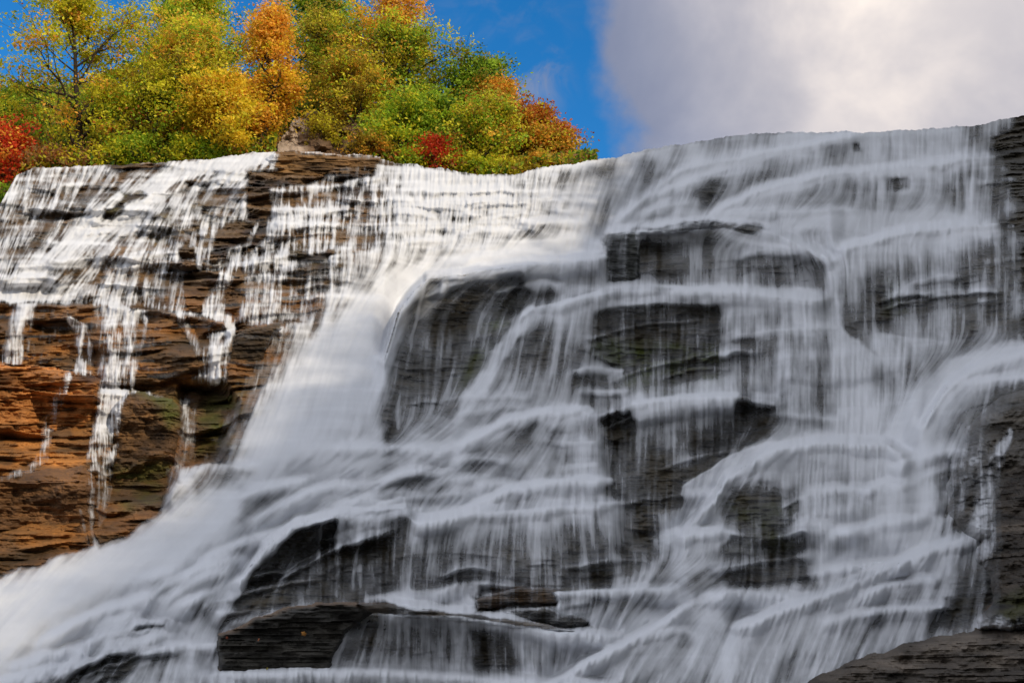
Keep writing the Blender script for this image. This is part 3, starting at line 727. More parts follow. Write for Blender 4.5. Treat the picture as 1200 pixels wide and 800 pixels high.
M_wall = simple_mat('wooded_gorge_side', (.05, .055, .025), (.12, .10, .06), .12)
M_gravel = simple_mat('stream_gravel', (.08, .075, .065), (.16, .15, .13), .8)
# ground
gm = mesh_np('ground', np.array([(-900, -900, -.6), (900, -900, -.6), (900, 900, -.6), (-900, 900, -.6)], np.float32), np.array([[0, 1, 2, 3]]))
link('ground', gm, M_gravel, kind='structure')
# wooded hill behind the left shoulder of the falls
CRX = [-400, -160, 100, 300, 430, 500, 560, 620, 690, 760]; CRY = [110, 108, 100, 96, 112, 138, 160, 178, 200, 215]
def hill_at(px, f):
    "f 0 at the brink, 1 at the crest"
    base = np.interp(px, LIPX, LIPY) + 14; crest = np.interp(px, CRX, CRY)
    py = base + (crest - base) * f
    return px, py, 68.5 + 26 * f
hx = np.linspace(-400, 760, 300)[None, :]; hf = np.linspace(0, 1, 60)[:, None]
px_, py_, hy_ = hill_at(hx + 0 * hf, hf + 0 * hx)
HX, HY, HZ = at(px_, py_, hy_)
rr = np.random.RandomState(3)
def smooth_noise(ny, nx, c):
    a = rr.rand(ny // c + 3, nx // c + 3) * 2 - 1
    return resize(a.astype(np.float32), ny, nx)
HZ = HZ + (smooth_noise(60, 300, 12) * .8 + smooth_noise(60, 300, 4) * .35 + smooth_noise(60, 300, 2) * .15) * np.minimum(1, hf * 4)
bk = np.linspace(0.02, 1, 8)[:, None]
HXb = np.vstack([HX, HX[-1:] * (1 + .8 * bk)]); HYb = np.vstack([HY, HY[-1:] + 120 * bk]); HZb = np.vstack([HZ, HZ[-1:] - 30 * bk])
link('hill', grid_mesh('hill', (HXb, HYb, HZb)), M_soil, kind='structure')
# bare shale bank below the trees
def patch(poly, Yn, Yf, seed, col1, step=1.5, amp=.35):
    xs = [p[0] for p in poly]; ys = [p[1] for p in poly]
    X, Y = np.meshgrid(np.arange(min(xs), max(xs), step), np.arange(min(ys), max(ys), step))
    X = X.astype(np.float32); Y = Y.astype(np.float32)
    ins = poly_sd(poly, X + sample(wx, X, Y) * .8, Y + sample(wy, X, Y) * .8) < 0
    f = (Y - min(ys)) / (max(ys) - min(ys)); dist = Yf + (Yn - Yf) * f
    x, y, z = at(X, Y, dist)
    y2 = dist + (.5 - beds(x, z, .45, 1.1, seed)) * amp * .7 - .12 * beds(x, z, .16, .35, seed + 3) + sample(fbm(22, 16, 808, 6), X, Y) * 3.2
    keep = ins[:-1, :-1] & ins[1:, :-1] & ins[:-1, 1:] & ins[1:, 1:]
    return at(X, Y, y2), keep
# right gorge side, unseen: its crest is shaped to throw the shade on the falls
def surf(px, py): return Vector([float(a) for a in at(px, py, float(sample(Yr, np.array([px * 1.0]), np.array([py * 1.0]))[0]))])
EDGE = [(745,185),(705,262),(635,332),(510,388),(405,440),(310,530),(235,612),(150,702),(40,780),(-160,900)]
crest = []
for i, (ex, ey) in enumerate(EDGE):
    p = surf(ex, ey); t = (47 + 1.5 * math.sin(i * 1.9) - p.x) / SUN.x; crest.append(p + SUN * t)
crest = [Vector((49, 66, 44)), Vector((48, 56, 60)), Vector((47, crest[0].y + 6, crest[0].z + 2))] + crest + [Vector((47, crest[-1].y - 40, crest[-1].z - 4)), Vector((60, -160, 30))]
cy = np.array([c.y for c in crest]); order = np.argsort(cy)
cy = cy[order]; cxx = np.array([c.x for c in crest])[order]; cz = np.array([c.z for c in crest])[order]
wy_ = np.linspace(cy[0], cy[-1], 420)[None, :]; wf = np.linspace(0, 1, 50)[:, None]
ccx = np.interp(wy_, cy, cxx); ccz = np.interp(wy_, cy, cz)
jag = np.convolve(rr.randn(460), np.ones(5) / 5, 'same')[20:-20] * .9 + np.convolve(rr.randn(500), np.ones(25) / 25, 'same')[40:-40] * 3
ccz = ccz + jag[None, :]
GX = np.concatenate([ccx - 8 * (1 - wf) ** .7 + smooth_noise(50, 420, 6) * .8 * (1 - wf), ccx + 60 * wf[1:]]); GY = np.concatenate([wy_ + 0 * wf, wy_ + 0 * wf[1:]])
GZ = np.concatenate([-1 + (ccz + 1) * wf, ccz + 3 * wf[1:]])
link('gorge_side', grid_mesh('gorge_side', (GX, GY, GZ)), M_wall, kind='structure')
LUMP = fbm(40, 26, 707, 5) * 1.2 + fbm(9, 7, 717, 3) * .35
# ------------------------------------------------------------------ loose blocks and boulders, each a closed stone
def stone(name, label, poly, Yf, thick, tint, group=None, lean=0.0, edge=9, seed=1, step=1.0, amp=.16, th=.16, warp=.8, dx=0, wet=.7, mat=None, moss=None, rough=.05, cap=None, capw=4, wet_over=True, big=0.0, lump=.25):
    "poly is the outline seen from the stream, Yf the distance of its face; it is thick metres deep"
    xs = [p[0] for p in poly]; ys = [p[1] for p in poly]
    X, Y = np.meshgrid(np.arange(min(xs) - 4, max(xs) + 4, step), np.arange(min(ys) - 4, max(ys) + 4, step))
    X = X.astype(np.float32); Y = Y.astype(np.float32)
    sd = poly_sd(poly, X + sample(wx, X, Y) * warp, Y + sample(wy, X, Y) * warp)
    ins = sd < 0
    e = np.clip(-sd / edge, 0, 1); round_ = 1 - np.sqrt(1 - (1 - e) ** 2 + 1e-6)
    cx = (min(xs) + max(xs)) / 2; cyy = (min(ys) + max(ys)) / 2
    dist = Yf + lean * (cyy - Y) / 100 + dx * (X - cx) / 100 + thick * .45 * round_
    x, y, z = at(X, Y, dist)
    n = sample(rough_rock, X, Y) / .16
    dist = dist + big * BIG(x, z) + lump * sample(LUMP, X, Y) * (1 - round_)
    dist = dist + ((.5 - beds(x, z, th, 1.6, seed)) * amp * 1.6 + (.5 - beds(x, z, th * .4, .7, seed + 5)) * amp * .7) + n * rough
    keep = ins[:-1, :-1] & ins[1:, :-1] & ins[:-1, 1:] & ins[1:, 1:]
    F = at(X, Y, dist)
    B = at(X, Y, dist + np.maximum(thick * .55 * (1 - round_), .02))
    f1 = sample(fbm(40, 12, 500 + seed, 5), X, Y)[..., None]
    t = np.array(tint, np.float32); col = t * (.85 + .9 * f1)
    bb = (.6 + .8 * beds(x, z, .11, 2, seed + 9) * beds(x, z, .3, 3, seed + 12))[..., None]
    col = col * bb
    if moss:
        mf = np.zeros_like(gx)
        for p_, v in moss: P(mf, p_, v, 8)
        mm = np.clip(sample(mf, X, Y) * (1 + 1.5 * f1[..., 0]), 0, .9)[..., None]; col = col * (1 - mm) + np.array([.065, .075, .010]) * mm
    if cap is not None:
        up = np.zeros_like(sd); up[1:] = (sd[1:] - sd[:-1]); cm_ = (sstep(capw * 2.2, 0, -sd) * (up < -.2))[..., None]
        col = col * (1 - cm_ * .8) + np.array(cap) * cm_ * .8
    wc = sample(A, X, Y)
    wk = keep & (np.maximum(wc[:-1, :-1], wc[1:, 1:]) > .035)
    if wk.any() and wet_over:
        ii = np.arange(X.size).reshape(X.shape); wdst = at(X, Y, dist - .05 - .04 * np.clip(sample(st_, X, Y), -1, 2))
        WX.append((np.stack([a.ravel() for a in wdst], 1), np.stack([ii[:-1, :-1], ii[1:, :-1], ii[1:, 1:], ii[:-1, 1:]], -1)[wk], wc.ravel()))
    # weld front and back along the rim
    ny, nx = X.shape; i = np.arange(ny * nx).reshape(ny, nx)
    q = np.stack([i[:-1, :-1], i[1:, :-1], i[1:, 1:], i[:-1, 1:]], -1)[keep]
    qb = q[:, ::-1] + ny * nx
    ed = {}
    E = np.concatenate([q[:, [0, 1]], q[:, [1, 2]], q[:, [2, 3]], q[:, [3, 0]]])
    keyf = E[:, 0].astype(np.int64) * (ny * nx) + E[:, 1]; keyr = E[:, 1].astype(np.int64) * (ny * nx) + E[:, 0]
    bd = E[~np.isin(keyf, keyr)]
    qs = np.stack([bd[:, 1], bd[:, 0], bd[:, 0] + ny * nx, bd[:, 1] + ny * nx], 1)
    co = np.concatenate([np.stack([a.ravel() for a in F], 1), np.stack([a.ravel() for a in B], 1)])
    Q = np.concatenate([q, qb, qs]); used = np.zeros(len(co), bool); used[Q.ravel()] = True; idx = np.cumsum(used) - 1
    me = mesh_np(name, co[used], idx[Q], False)
    c4 = np.ones((used.sum(), 4), np.float32); cc = np.clip(np.concatenate([col.reshape(-1, 3)] * 2)[used], 0, 1); c4[:, :3] = cc
    a = me.attributes.new('tint', 'FLOAT_COLOR', 'POINT'); a.data.foreach_set('color', c4.ravel())
    pr = dict(label=label, category='rock')
    if group: pr['group'] = group
    return link(name, me, mat or M_cliff, **pr)
def Yat(px, py, off): return float(sample(Yr, np.array([px * 1.0]), np.array([py * 1.0]))[0]) - off
M_damp = mat_rock('damp_stone', 'tint', wet=.35, bump=1.0, scale=1.8)
stone('rock_block', 'dark squared rock block with thin straight beds below the lowest curtain', [(252,792),(254,742),(282,734),(300,723),(340,711),(376,703),(420,704),(446,710),(430,724),(404,744),(392,770),(388,792)],
      Yat(330, 750, .9), 2.2, (.050, .045, .036), edge=7, seed=3, amp=.20, th=.15, cap=(.20, .13, .08), capw=3, lean=.3, wet_over=False)
stone('rock_slab', 'long thin slab whose brown edge forms the lip beside the squared block', [(418,705),(470,709),(530,716),(600,724),(640,731),(690,742),(640,740),(590,735),(500,724),(430,716)],
      Yat(540, 716, 1.1), 1.6, (.13, .10, .07), edge=4, seed=4, amp=.07, th=.07, warp=.4)
stone('rock_slab', 'flat brown and rusty rock slab above the long lip at the foot', [(556,702),(575,694),(612,687),(655,690),(664,700),(650,708),(600,710),(560,714)],
      Yat(600, 700, .45), 1.4, (.10, .06, .03), edge=5, seed=6, amp=.10, th=.10)
stone('rock_slab', 'low dark wet slab just under the rusty slab at the foot', [(588,716),(636,709),(668,714),(694,728),(684,736),(640,733),(600,724)],
      Yat(640, 722, .5), 1.2, (.06, .05, .035), edge=5, seed=7, amp=.08, th=.10)
stone('boulder', 'big ragged grey brown boulder at the lower right corner in front of the falls', [(930,812),(972,784),(1020,764),(1062,752),(1110,744),(1150,736),(1200,730),(1300,716),(1360,712),(1360,900),(930,900)],
      18.5, 5, (.115, .092, .070), edge=16, seed=8, amp=.24, th=.17, lump=.4,  dx=-1.2, lean=3.0, mat=M_damp, rough=.06, warp=1.2, wet_over=False)
stone('boulder', 'dark rough boulder face at the right edge above the corner boulder', [(1146,640),(1160,612),(1150,590),(1166,560),(1180,530),(1198,508),(1230,490),(1360,470),(1360,760),(1200,740),(1150,738),(1160,700)],
      22.5, 5, (.080, .062, .045), edge=20, seed=9, lump=.5, amp=.08, th=.2, dx=-1.5, lean=3.5, mat=M_damp, rough=.06, moss=[([(1165,705),(1200,690),(1360,690),(1360,740),(1170,735)],.4)], warp=1.6)
stone('boulder', 'domed grey rock shoulder with water trickles beside the right chute', [(1110,566),(1117,530),(1132,500),(1152,478),(1176,462),(1210,452),(1300,440),(1360,440),(1360,640),(1160,640),(1128,624),(1112,600)],
      25.5, 5, (.095, .080, .062), edge=26, seed=10, amp=.05, th=.3, dx=-1.2, lean=3, rough=.06, warp=.6, lump=.5)
stone('rock_tip', 'small wet rock tip breaking the lip of the right curtain', [(984,672),(998,662),(1026,657),(1058,657),(1050,664),(1020,670),(1000,680)],
      Yat(1020, 664, .7), 1.0, (.10, .09, .075), edge=5, seed=11, amp=.07, th=.08)
stone('rock_block', 'rounded mossy rock block standing between two thin falls at left', [(130,560),(124,520),(132,478),(146,458),(176,460),(204,466),(214,478),(210,505),(203,540),(200,585),(150,612),(126,596)],
      Yat(170, 500, 1.0), 2.4, (.17, .085, .03), edge=20, seed=12, amp=.10, th=.2, big=.3, lump=.6, moss=[([(150,458),(206,462),(214,490),(200,500),(180,470)],.9),([(130,540),(205,540),(200,575),(140,580)],.6)])
stone('rock_ledge', 'rusty orange sunlit rock ledge at the left edge under the thin falls', [(-160,424),(0,424),(60,428),(104,436),(119,446),(120,464),(112,500),(108,536),(60,540),(0,532),(-160,540)],
      Yat(60, 480, .9), 2.6, (.34, .135, .035), edge=12, seed=13, amp=.24, th=.24, rough=.1, wet=.3, big=1.0, lump=.5)
stone('rock_ledge', 'smooth brown bulging rock at the lower left above the white chute', [(-160,560),(0,556),(50,548),(100,546),(112,560),(116,600),(118,640),(60,664),(0,684),(-160,700)],
      Yat(60, 600, 1.2), 2.8, (.20, .095, .035), edge=26, seed=14, amp=.07, th=.3, rough=.08, big=.6, lump=.4)
stone('rock_ledge', 'dark bedded rock spur beside the top of the white chute', [(276,394),(296,383),(330,377),(334,386),(320,398),(304,430),(290,466),(266,470),(262,430)],
      Yat(300, 420, .7), 1.8, (.10, .062, .03), edge=8, seed=15, amp=.14, th=.18, moss=[([(262,440),(300,440),(280,480),(262,480)],.6)])
stone('rock_outcrop', 'black capped rock outcrop poking through the centre tier', [(704,286),(712,276),(738,272),(760,268),(800,265),(812,258),(838,258),(836,268),(790,274),(752,279),(748,332),(708,334)],
      Yat(726, 300, .8), 1.8, (.055, .056, .048), edge=6, seed=16, amp=.10, th=.16)
stone('rock_outcrop', 'brown layered outcrop at the brink below the shale bank', [(288,202),(322,180),(360,177),(444,184),(440,204),(404,206),(350,212),(340,220),(318,222),(316,256),(292,260),(290,222)],
      Yat(340, 205, .6), 1.8, (.20, .105, .035), edge=6, seed=17, amp=.2, th=.28)
# all the falling water is one sheet of foam
cos, qs_, cvs, off = [], [], [], 0
for co_, q_, cv_ in WX:
    u_ = np.zeros(len(co_), bool); u_[q_.ravel()] = True; ix = np.cumsum(u_) - 1
    cos.append(co_[u_]); qs_.append(ix[q_] + off); cvs.append(cv_[u_]); off += int(u_.sum())
wme = mesh_np('waterfall', np.concatenate(cos), np.concatenate(qs_), True)
a_c = wme.attributes.new('cover', 'FLOAT', 'POINT'); a_c.data.foreach_set('value', np.concatenate(cvs).astype(np.float32))
link('waterfall', wme, M_water, kind='structure')
# the bare bank is one steep face of broken shale
F_, kp_ = patch([(318,196),(330,160),(345,138),(372,128),(415,140),(430,160),(436,200)], 68.2, 76, 3, None, amp=.5)
pal_f = sstep(48, 30, np.arange(F_[0].shape[1]) * 1.5 + 0 * F_[0])[..., None].astype(np.float32)
cb = (pal_f * np.array([.40, .31, .24], np.float32) + (1 - pal_f) * np.array([.13, .075, .04], np.float32)) * (1 + .5 * sample(fbm(14, 6, 900, 4), *np.meshgrid(np.arange(F_[0].shape[1]) * 1.5 + 318, np.arange(F_[0].shape[0]) * 1.5 + 128))[..., None])
link('shale_bank', grid_mesh('shale_bank', F_, keep=kp_, attrs={'tint': cb.astype(np.float32)}, smooth=False), M_damp, label='steep bare bank of broken pale shale between the trees above the brink', category='bank')
# fallen leaves
def leaf_thing(px, py, Y, size, col, label, tilt):
    n = 14; pts = [(0, 0, 0)]
    for i in range(n):
        a = 2 * math.pi * i / n; r = size * (.55 + .45 * abs(math.sin(2.5 * a + .4)))
        pts.append((r * math.cos(a), size * .12 * math.sin(3 * a), r * math.sin(a) * .8))
    pts2 = [(x, y + size * .05, z) for x, y, z in pts]
    co = np.array(pts + pts2, np.float32); m_ = n + 1; q = []
    for i in range(n):
        a, b = 1 + i, 1 + (i + 1) % n; q += [[0, b, a], [m_, m_ + a, m_ + b], [a, b, m_ + b], [a, m_ + b, m_ + a]]
    me = mesh_np('fallen_leaf', co, np.array(q), True)
    o = link('fallen_leaf', me, simple_mat('fallen_leaf_' + str(px), col, tuple(c * .7 for c in col), 30, .6, .1), label=label, category='leaf', group='fallen leaves on the squared block')
    o.location = at(px, py, Y); o.rotation_euler = (tilt, tilt, tilt * 2); return o
yb = Yat(330, 750, .9)
leaf_thing(356, 742, yb - .38, .085, (.50, .22, .05), 'orange fallen leaf stuck on the middle of the dark squared block', .3)
leaf_thing(303, 749, yb - .34, .05, (.45, .14, .05), 'small reddish fallen leaf on the dark squared block', -.4)
leaf_thing(313, 783, yb - .34, .05, (.45, .36, .05), 'yellow fallen leaf low on the dark squared block', .8)
leaf_thing(266, 747, yb - .1, .05, (.40, .10, .05), 'dark red fallen leaf by the left end of the squared block', .5)
# ------------------------------------------------------------------ trees
def leaf_mat(name, rough=.6):
    m = D.materials.new(name); m.use_nodes = True; k = NT(m.node_tree)
    out = k.n('ShaderNodeOutputMaterial'); a = k.n('ShaderNodeAttribute', attribute_name='leaf')
    d = k.n('ShaderNodeBsdfPrincipled'); d.inputs['Roughness'].default_value = rough; d.inputs['Specular IOR Level'].default_value = .25
    k.l(a.outputs['Color'], d.inputs['Base Color'])
    t = k.n('ShaderNodeBsdfTranslucent'); k.l(a.outputs['Color'], t.inputs[0])
    x = k.n('ShaderNodeMixShader'); x.inputs[0].default_value = .5; k.l(d.outputs[0], x.inputs[1]); k.l(t.outputs[0], x.inputs[2]); k.l(x.outputs[0], out.inputs[0]); return m
M_leaf = leaf_mat('autumn_leaf'); M_bark = simple_mat('bark', (.035, .024, .018), (.09, .065, .045), 3, .9, .8)
PAL = dict(yg=(.74, .68, .035), gr=(.34, .50, .03), dg=(.10, .20, .018), gold=(.92, .64, .04), org=(.95, .47, .055), rust=(.55, .17, .03), red=(.68, .07, .02), olive=(.48, .36, .035), tan=(.42, .22, .08))
def tube_net(segs):
    "segs: (p0, p1, r0, r1) -> one mesh of tapered limbs"
    p0 = np.array([s[0] for s in segs]); p1 = np.array([s[1] for s in segs]); r0 = np.array([s[2] for s in segs]); r1 = np.array([s[3] for s in segs])
    d = p1 - p0; d /= np.linalg.norm(d, axis=1, keepdims=True) + 1e-9
    up = np.where(np.abs(d[:, 2:3]) < .9, [[0, 0, 1.]], [[1., 0, 0]]); u = np.cross(d, up); u /= np.linalg.norm(u, axis=1, keepdims=True); v = np.cross(d, u)
    K = 6; an = np.arange(K) * 2 * math.pi / K; n = len(segs)
    ring = (np.cos(an)[None, :, None] * u[:, None, :] + np.sin(an)[None, :, None] * v[:, None, :])
    co = np.concatenate([p0[:, None] + ring * r0[:, None, None], p1[:, None] + ring * r1[:, None, None]], 1).reshape(-1, 3)
    b = (np.arange(n) * 2 * K)[:, None]; i = np.arange(K)[None, :]; j = (i + 1) % K
    q = np.stack([b + i, b + j, b + K + j, b + K + i], -1).reshape(-1, 4)
    return co, q
def grow(rng, base, h, cr, lean=(0, 0), fork=.2, spread=.9, twist=0):
    segs = []; tips = []
    def limb(p, d, L, r, depth):
        n = 4 if depth < 2 else 3; q = p; bend = rng.normal(0, .06, 3)
        for i in range(n):
            d = d + rng.normal(0, .12, 3) + bend; d[2] += .07; d = d / np.linalg.norm(d)
            q2 = q + d * L / n; ra = r * (1 - .75 * i / n); rb = r * (1 - .75 * (i + 1) / n); segs.append((q, q2, max(ra, .012), max(rb, .01)))
            if depth < 3 and i >= 1 - (depth > 1):
                for c in range(2 if depth < 2 else 1):
                    a = rng.uniform(0, 2 * math.pi); t = rng.uniform(.5, 1.1)
                    nd = d * math.cos(t) + np.array([math.cos(a), math.sin(a), rng.uniform(-.3, .5)]) * math.sin(t); nd /= np.linalg.norm(nd)
                    limb(q2, nd, L * rng.uniform(.38, .62), max(rb * .6, .012), depth + 1)
            if depth >= 2 or (depth == 1 and i >= 2): tips.append((q2, depth))
            q = q2
        tips.append((q, 5)); tips.append((q, 5))
    n = 9; q = np.zeros(3); d = np.array([lean[0], lean[1], 1.0]); r = h * .019 + .07; start = rng.uniform(.14, .26); rot = rng.uniform(0, 6.28)
    for i in range(n):
        d = d + np.array([rng.normal(0, .10), rng.normal(0, .10), .05]); d = d / np.linalg.norm(d)
        q2 = q + d * h / n; f = (i + 1) / n; ra = r * (1 - .85 * i / n); rb = r * (1 - .85 * f); segs.append((q, q2, ra, rb))
        if f > start:
            prof = (math.sin(math.pi * min(1, (f - start) / (1 - start) * .80 + .20)) ** .6)
            for c in range(3 if i < n - 1 else 2):
                rot += 2.4 + rng.normal(0, .4); el_ = rng.uniform(.1, .7) + .5 * f
                nd = np.array([math.cos(rot) * math.cos(el_), math.sin(rot) * math.cos(el_), math.sin(el_)])
                limb(q + (q2 - q) * rng.random(), nd, h * .36 * max(prof, .3) * rng.uniform(.55, 1.3), max(rb * rng.uniform(.5, .8), .05), 1)
        q = q2
    tips.append((q, 5))
    return segs, tips
def crown_mesh(name, rng, tips, base, h, cr, pal, n_leaf, size, tipcol=None, clump=.75, sides=None):
    T = np.array([t[0] for t in tips]); 
    T = T[rng.permutation(len(T))]; T = T[:max(30, int(len(T) * rng.uniform(.38, .6)))]
    per = 26; nc = max(8, n_leaf // per); C = T[rng.integers(0, len(T), nc)] + rng.normal(0, clump * .55, (nc, 3))
    # leaf sprays: flattened clumps at the twig ends
    cs = rng.uniform(.55, 1.5, nc) * clump
    P_ = C[:, None, :] + rng.normal(0, 1, (nc, per, 3)) * cs[:, None, None] * np.array([.66, .66, .30])
    P_ = P_.reshape(-1, 3); n = len(P_)
    keys = list(pal.keys()); w = np.array([pal[k_] for k_ in keys], float); w /= w.sum()
    cc = rng.choice(len(keys), nc, p=w)
    hh = (C[:, 2] - base[2]) / h
    if tipcol:
        top = rng.random(nc) < np.clip((hh - .55) * 2.2, 0, .9); cc = np.where(top, keys.index(tipcol) if tipcol in keys else 0, cc)
    base_c = np.array([PAL[k_] for k_ in keys])[cc] * rng.uniform(.55, 1.2, (nc, 1))
    col = np.repeat(base_c, per, 0) * rng.uniform(.85, 1.18, (n, 1)); alt = rng.random(n) < .08
    col[alt] = np.array([PAL[k_] for k_ in keys])[rng.choice(len(keys), alt.sum(), p=w)]
    a = rng.normal(0, 1, (n, 3)); a[:, 2] *= .6; a /= np.linalg.norm(a, axis=1, keepdims=True); b = np.cross(a, rng.normal(0, 1, (n, 3))); b /= np.linalg.norm(b, axis=1, keepdims=True)
    s = rng.uniform(.6, 1.25, (n, 1)) * size
    co = np.stack([P_ - a * s, P_ - b * s * .55, P_ + a * s, P_ + b * s * .55], 1).reshape(-1, 3)
    q = np.arange(n * 4).reshape(n, 4)
    me = mesh_np(name, co, q, False)
    c4 = np.ones((n * 4, 4), np.float32); c4[:, :3] = np.clip(np.repeat(col, 4, 0), 0, 1)
    at_ = me.attributes.new('leaf', 'FLOAT_COLOR', 'POINT'); at_.data.foreach_set('color', c4.ravel())
    return me
def foot(px, f):
    px, py, Y = hill_at(px, f); return tuple(float(a) for a in at(px, py, Y))
def tree(kind, label, px, f, h, pal, cat='tree', group='autumn trees above the falls', seed=1, n=9000, lean=(0, 0), tipcol=None, size=.135, clump=.62, fork=.2, spread=.85, cr=1.0):
    rng = np.random.default_rng(seed); b = foot(px, f); b = (b[0], b[1], b[2] - .5)
    segs, tips = grow(rng, (0, 0, 0), h, cr, lean, fork, spread)
    # bring the skeleton to the wanted height and spread
    T = np.array([t[0] for t in tips]); sc = h / max(T[:, 2].max(), 1e-3); sx = sc * cr
    M = np.array([sx, sx, sc])
    segs = [(a * M, c * M, r * sc, r2 * sc) for a, c, r, r2 in segs]; tips = [(t * M, d) for t, d in tips]
    tips = [t for t in tips if t[0][2] > h * .10]
    root = empty(kind, b, label=label, category=cat, **({'group': group} if group else {}))
    co, q = tube_net(segs); tm = mesh_np('trunk', co, q, True); link('trunk', tm, M_bark, root)
    link('crown', crown_mesh('crown', rng, tips, (0, 0, 0), h, cr, pal, int(n * 1.5), size, tipcol, clump), M_leaf, root)
    return root
def bush(kind, label, px, f, h, pal, seed, n=2600, cat='shrub', group='shrubs along the brink', cr=1.4, size=.115, clump=.5):
    return tree(kind, label, px, f, h, pal, cat, group, seed, n, size=size, clump=clump, fork=.22, spread=1.15, cr=cr)
# px across, f up the hill, height m
TR = [
 ('maple_tree', 'yellow green tree with orange tips and open left boughs, farthest left of the tall ones', 88, .10, 14.5, dict(yg=7, gr=2.5, org=1.6, olive=1, rust=.4), 11, 12000, (-.06, 0), 'yg', 1.0),
 ('maple_tree', 'tall fresh green tree rising behind the leftmost yellow green one', 178, .55, 16.0, dict(gr=6, yg=4, dg=1), 12, 12000, (0, 0), None, .9),
 ('maple_tree', 'low spreading yellow green tree in front with dark leaning stems', 150, .06, 8.5, dict(yg=6, gr=3, olive=2, rust=.5), 13, 9500, (.05, 0), None, 1.4),
 ('maple_tree', 'tree with dark forked trunk under rusty orange and olive leaves', 228, .12, 12.0, dict(org=2.4, olive=2, yg=5, gr=1.5), 14, 9500, (.02, 0), None, .95),
 ('maple_tree', 'green topped tree behind the forked trunk with scattered orange sprays', 236, .60, 13.5, dict(gr=5, yg=3, org=1.6), 15, 9500, (0, 0), None, .95),
 ('maple_tree', 'bright orange crown leaning right over golden lower boughs by the shale bank', 300, .10, 12.6, dict(org=6, gold=6, yg=1), 26, 10500, (.06, 0), 'org', .62),
 ('maple_tree', 'low golden yellow tree with curved black stem above the brink', 266, .03, 7.0, dict(gold=8, yg=3, org=1.5), 17, 8500, (.14, 0), None, 1.35),
 ('oak_tree', 'deep green tree top showing behind the bright orange crown', 335, .75, 14.5, dict(gr=5, dg=3, yg=2), 18, 10000, (0, 0), None, 1.0),
 ('oak_tree', 'olive tree with thin dark stem right of the bright orange crown', 382, .42, 11.0, dict(olive=5, yg=2, gr=2), 19, 9000, (0, 0), None, 1.05),
 ('maple_tree', 'tallest orange tipped tree in the middle of the grove above the bank', 440, .42, 14.8, dict(org=4, gold=2, olive=3, yg=2), 20, 10500, (.0, 0), 'org', .8),
 ('oak_tree', 'olive brown tree with dark crooked trunk beside the bank', 432, .20, 9.5, dict(olive=5, org=1.5, yg=2, gr=1), 21, 9000, (0, 0), None, 1.2),
 ('oak_tree', 'broad green and olive tree right of the tallest one', 480, .40, 11.5, dict(gr=5, olive=2, yg=3, dg=1), 22, 10500, (.05, 0), None, 1.05),
 ('oak_tree', 'dark green tree with a lone sprig reaching right against the sky', 530, .45, 9.0, dict(dg=3, gr=5, olive=1), 23, 9000, (.22, 0), None, 1.0),
 ('maple_tree', 'green tree low in front of the red shrub', 470, .10, 6.5, dict(gr=6, yg=3), 24, 7000, (0, 0), None, 1.4),
 ('maple_tree', 'orange and olive tree near the right end of the grove', 575, .35, 8.2, dict(org=4, olive=3, gr=2, rust=1), 25, 8500, (0, 0), 'org', 1.0),
 ('maple_tree', 'smaller rusty tree second from the right end of the grove', 612, .30, 6.3, dict(org=2.5, rust=2, olive=3, yg=2), 27, 7000, (0, 0), 'rust', 1.05),
 ('maple_tree', 'last small orange tree at the right end where the water meets the sky', 648, .30, 4.4, dict(org=3, olive=3, rust=1, yg=1), 28, 5500, (.05, 0), 'rust', 1.2),
 ('maple_tree', 'scarlet maple at the left edge above the falls', 12, .08, 5.5, dict(red=7, org=2.5), 29, 6000, (0, 0), None, 1.35),
 ('oak_tree', 'green tree behind the scarlet maple at the left edge', 10, .45, 7.0, dict(gr=5, dg=3, yg=2), 30, 7000, (0, 0), None, 1.4),
 ('maple_tree', 'yellow green tree with orange flecks between the leftmost tree and the forked trunk', 196, .30, 12.0, dict(yg=5, gr=3, org=.8, olive=1), 31, 9500, (0, 0), None, 1.1),
 ('oak_tree', 'mid green tree filling the gap behind the tallest orange tipped tree', 400, .80, 11.5, dict(gr=5, yg=3, dg=2), 32, 8500, (0, 0), None, 1.1),
 ('oak_tree', 'shaded green tree under the lone sprig', 520, .15, 7.0, dict(gr=5, dg=2, yg=2), 33, 8000, (0, 0), None, 1.3),
 ('maple_tree', 'olive green tree between the lone sprig and the right end trees', 556, .12, 6.5, dict(yg=4, olive=3, gr=3, org=.8), 34, 7500, (0, 0), None, 1.25),
 ('oak_tree', 'green tree beyond the left edge of the grove', -60, .30, 11, dict(gr=5, yg=3, org=1), 35, 8000, (0, 0), None, 1.1),
]
for (kd, lb, px, f, h, pal, sd_, n, lean, tc_, cr) in TR:
    tree(kd, lb, px, f, h, pal, seed=sd_, n=n, lean=lean, tipcol=tc_, cr=cr)
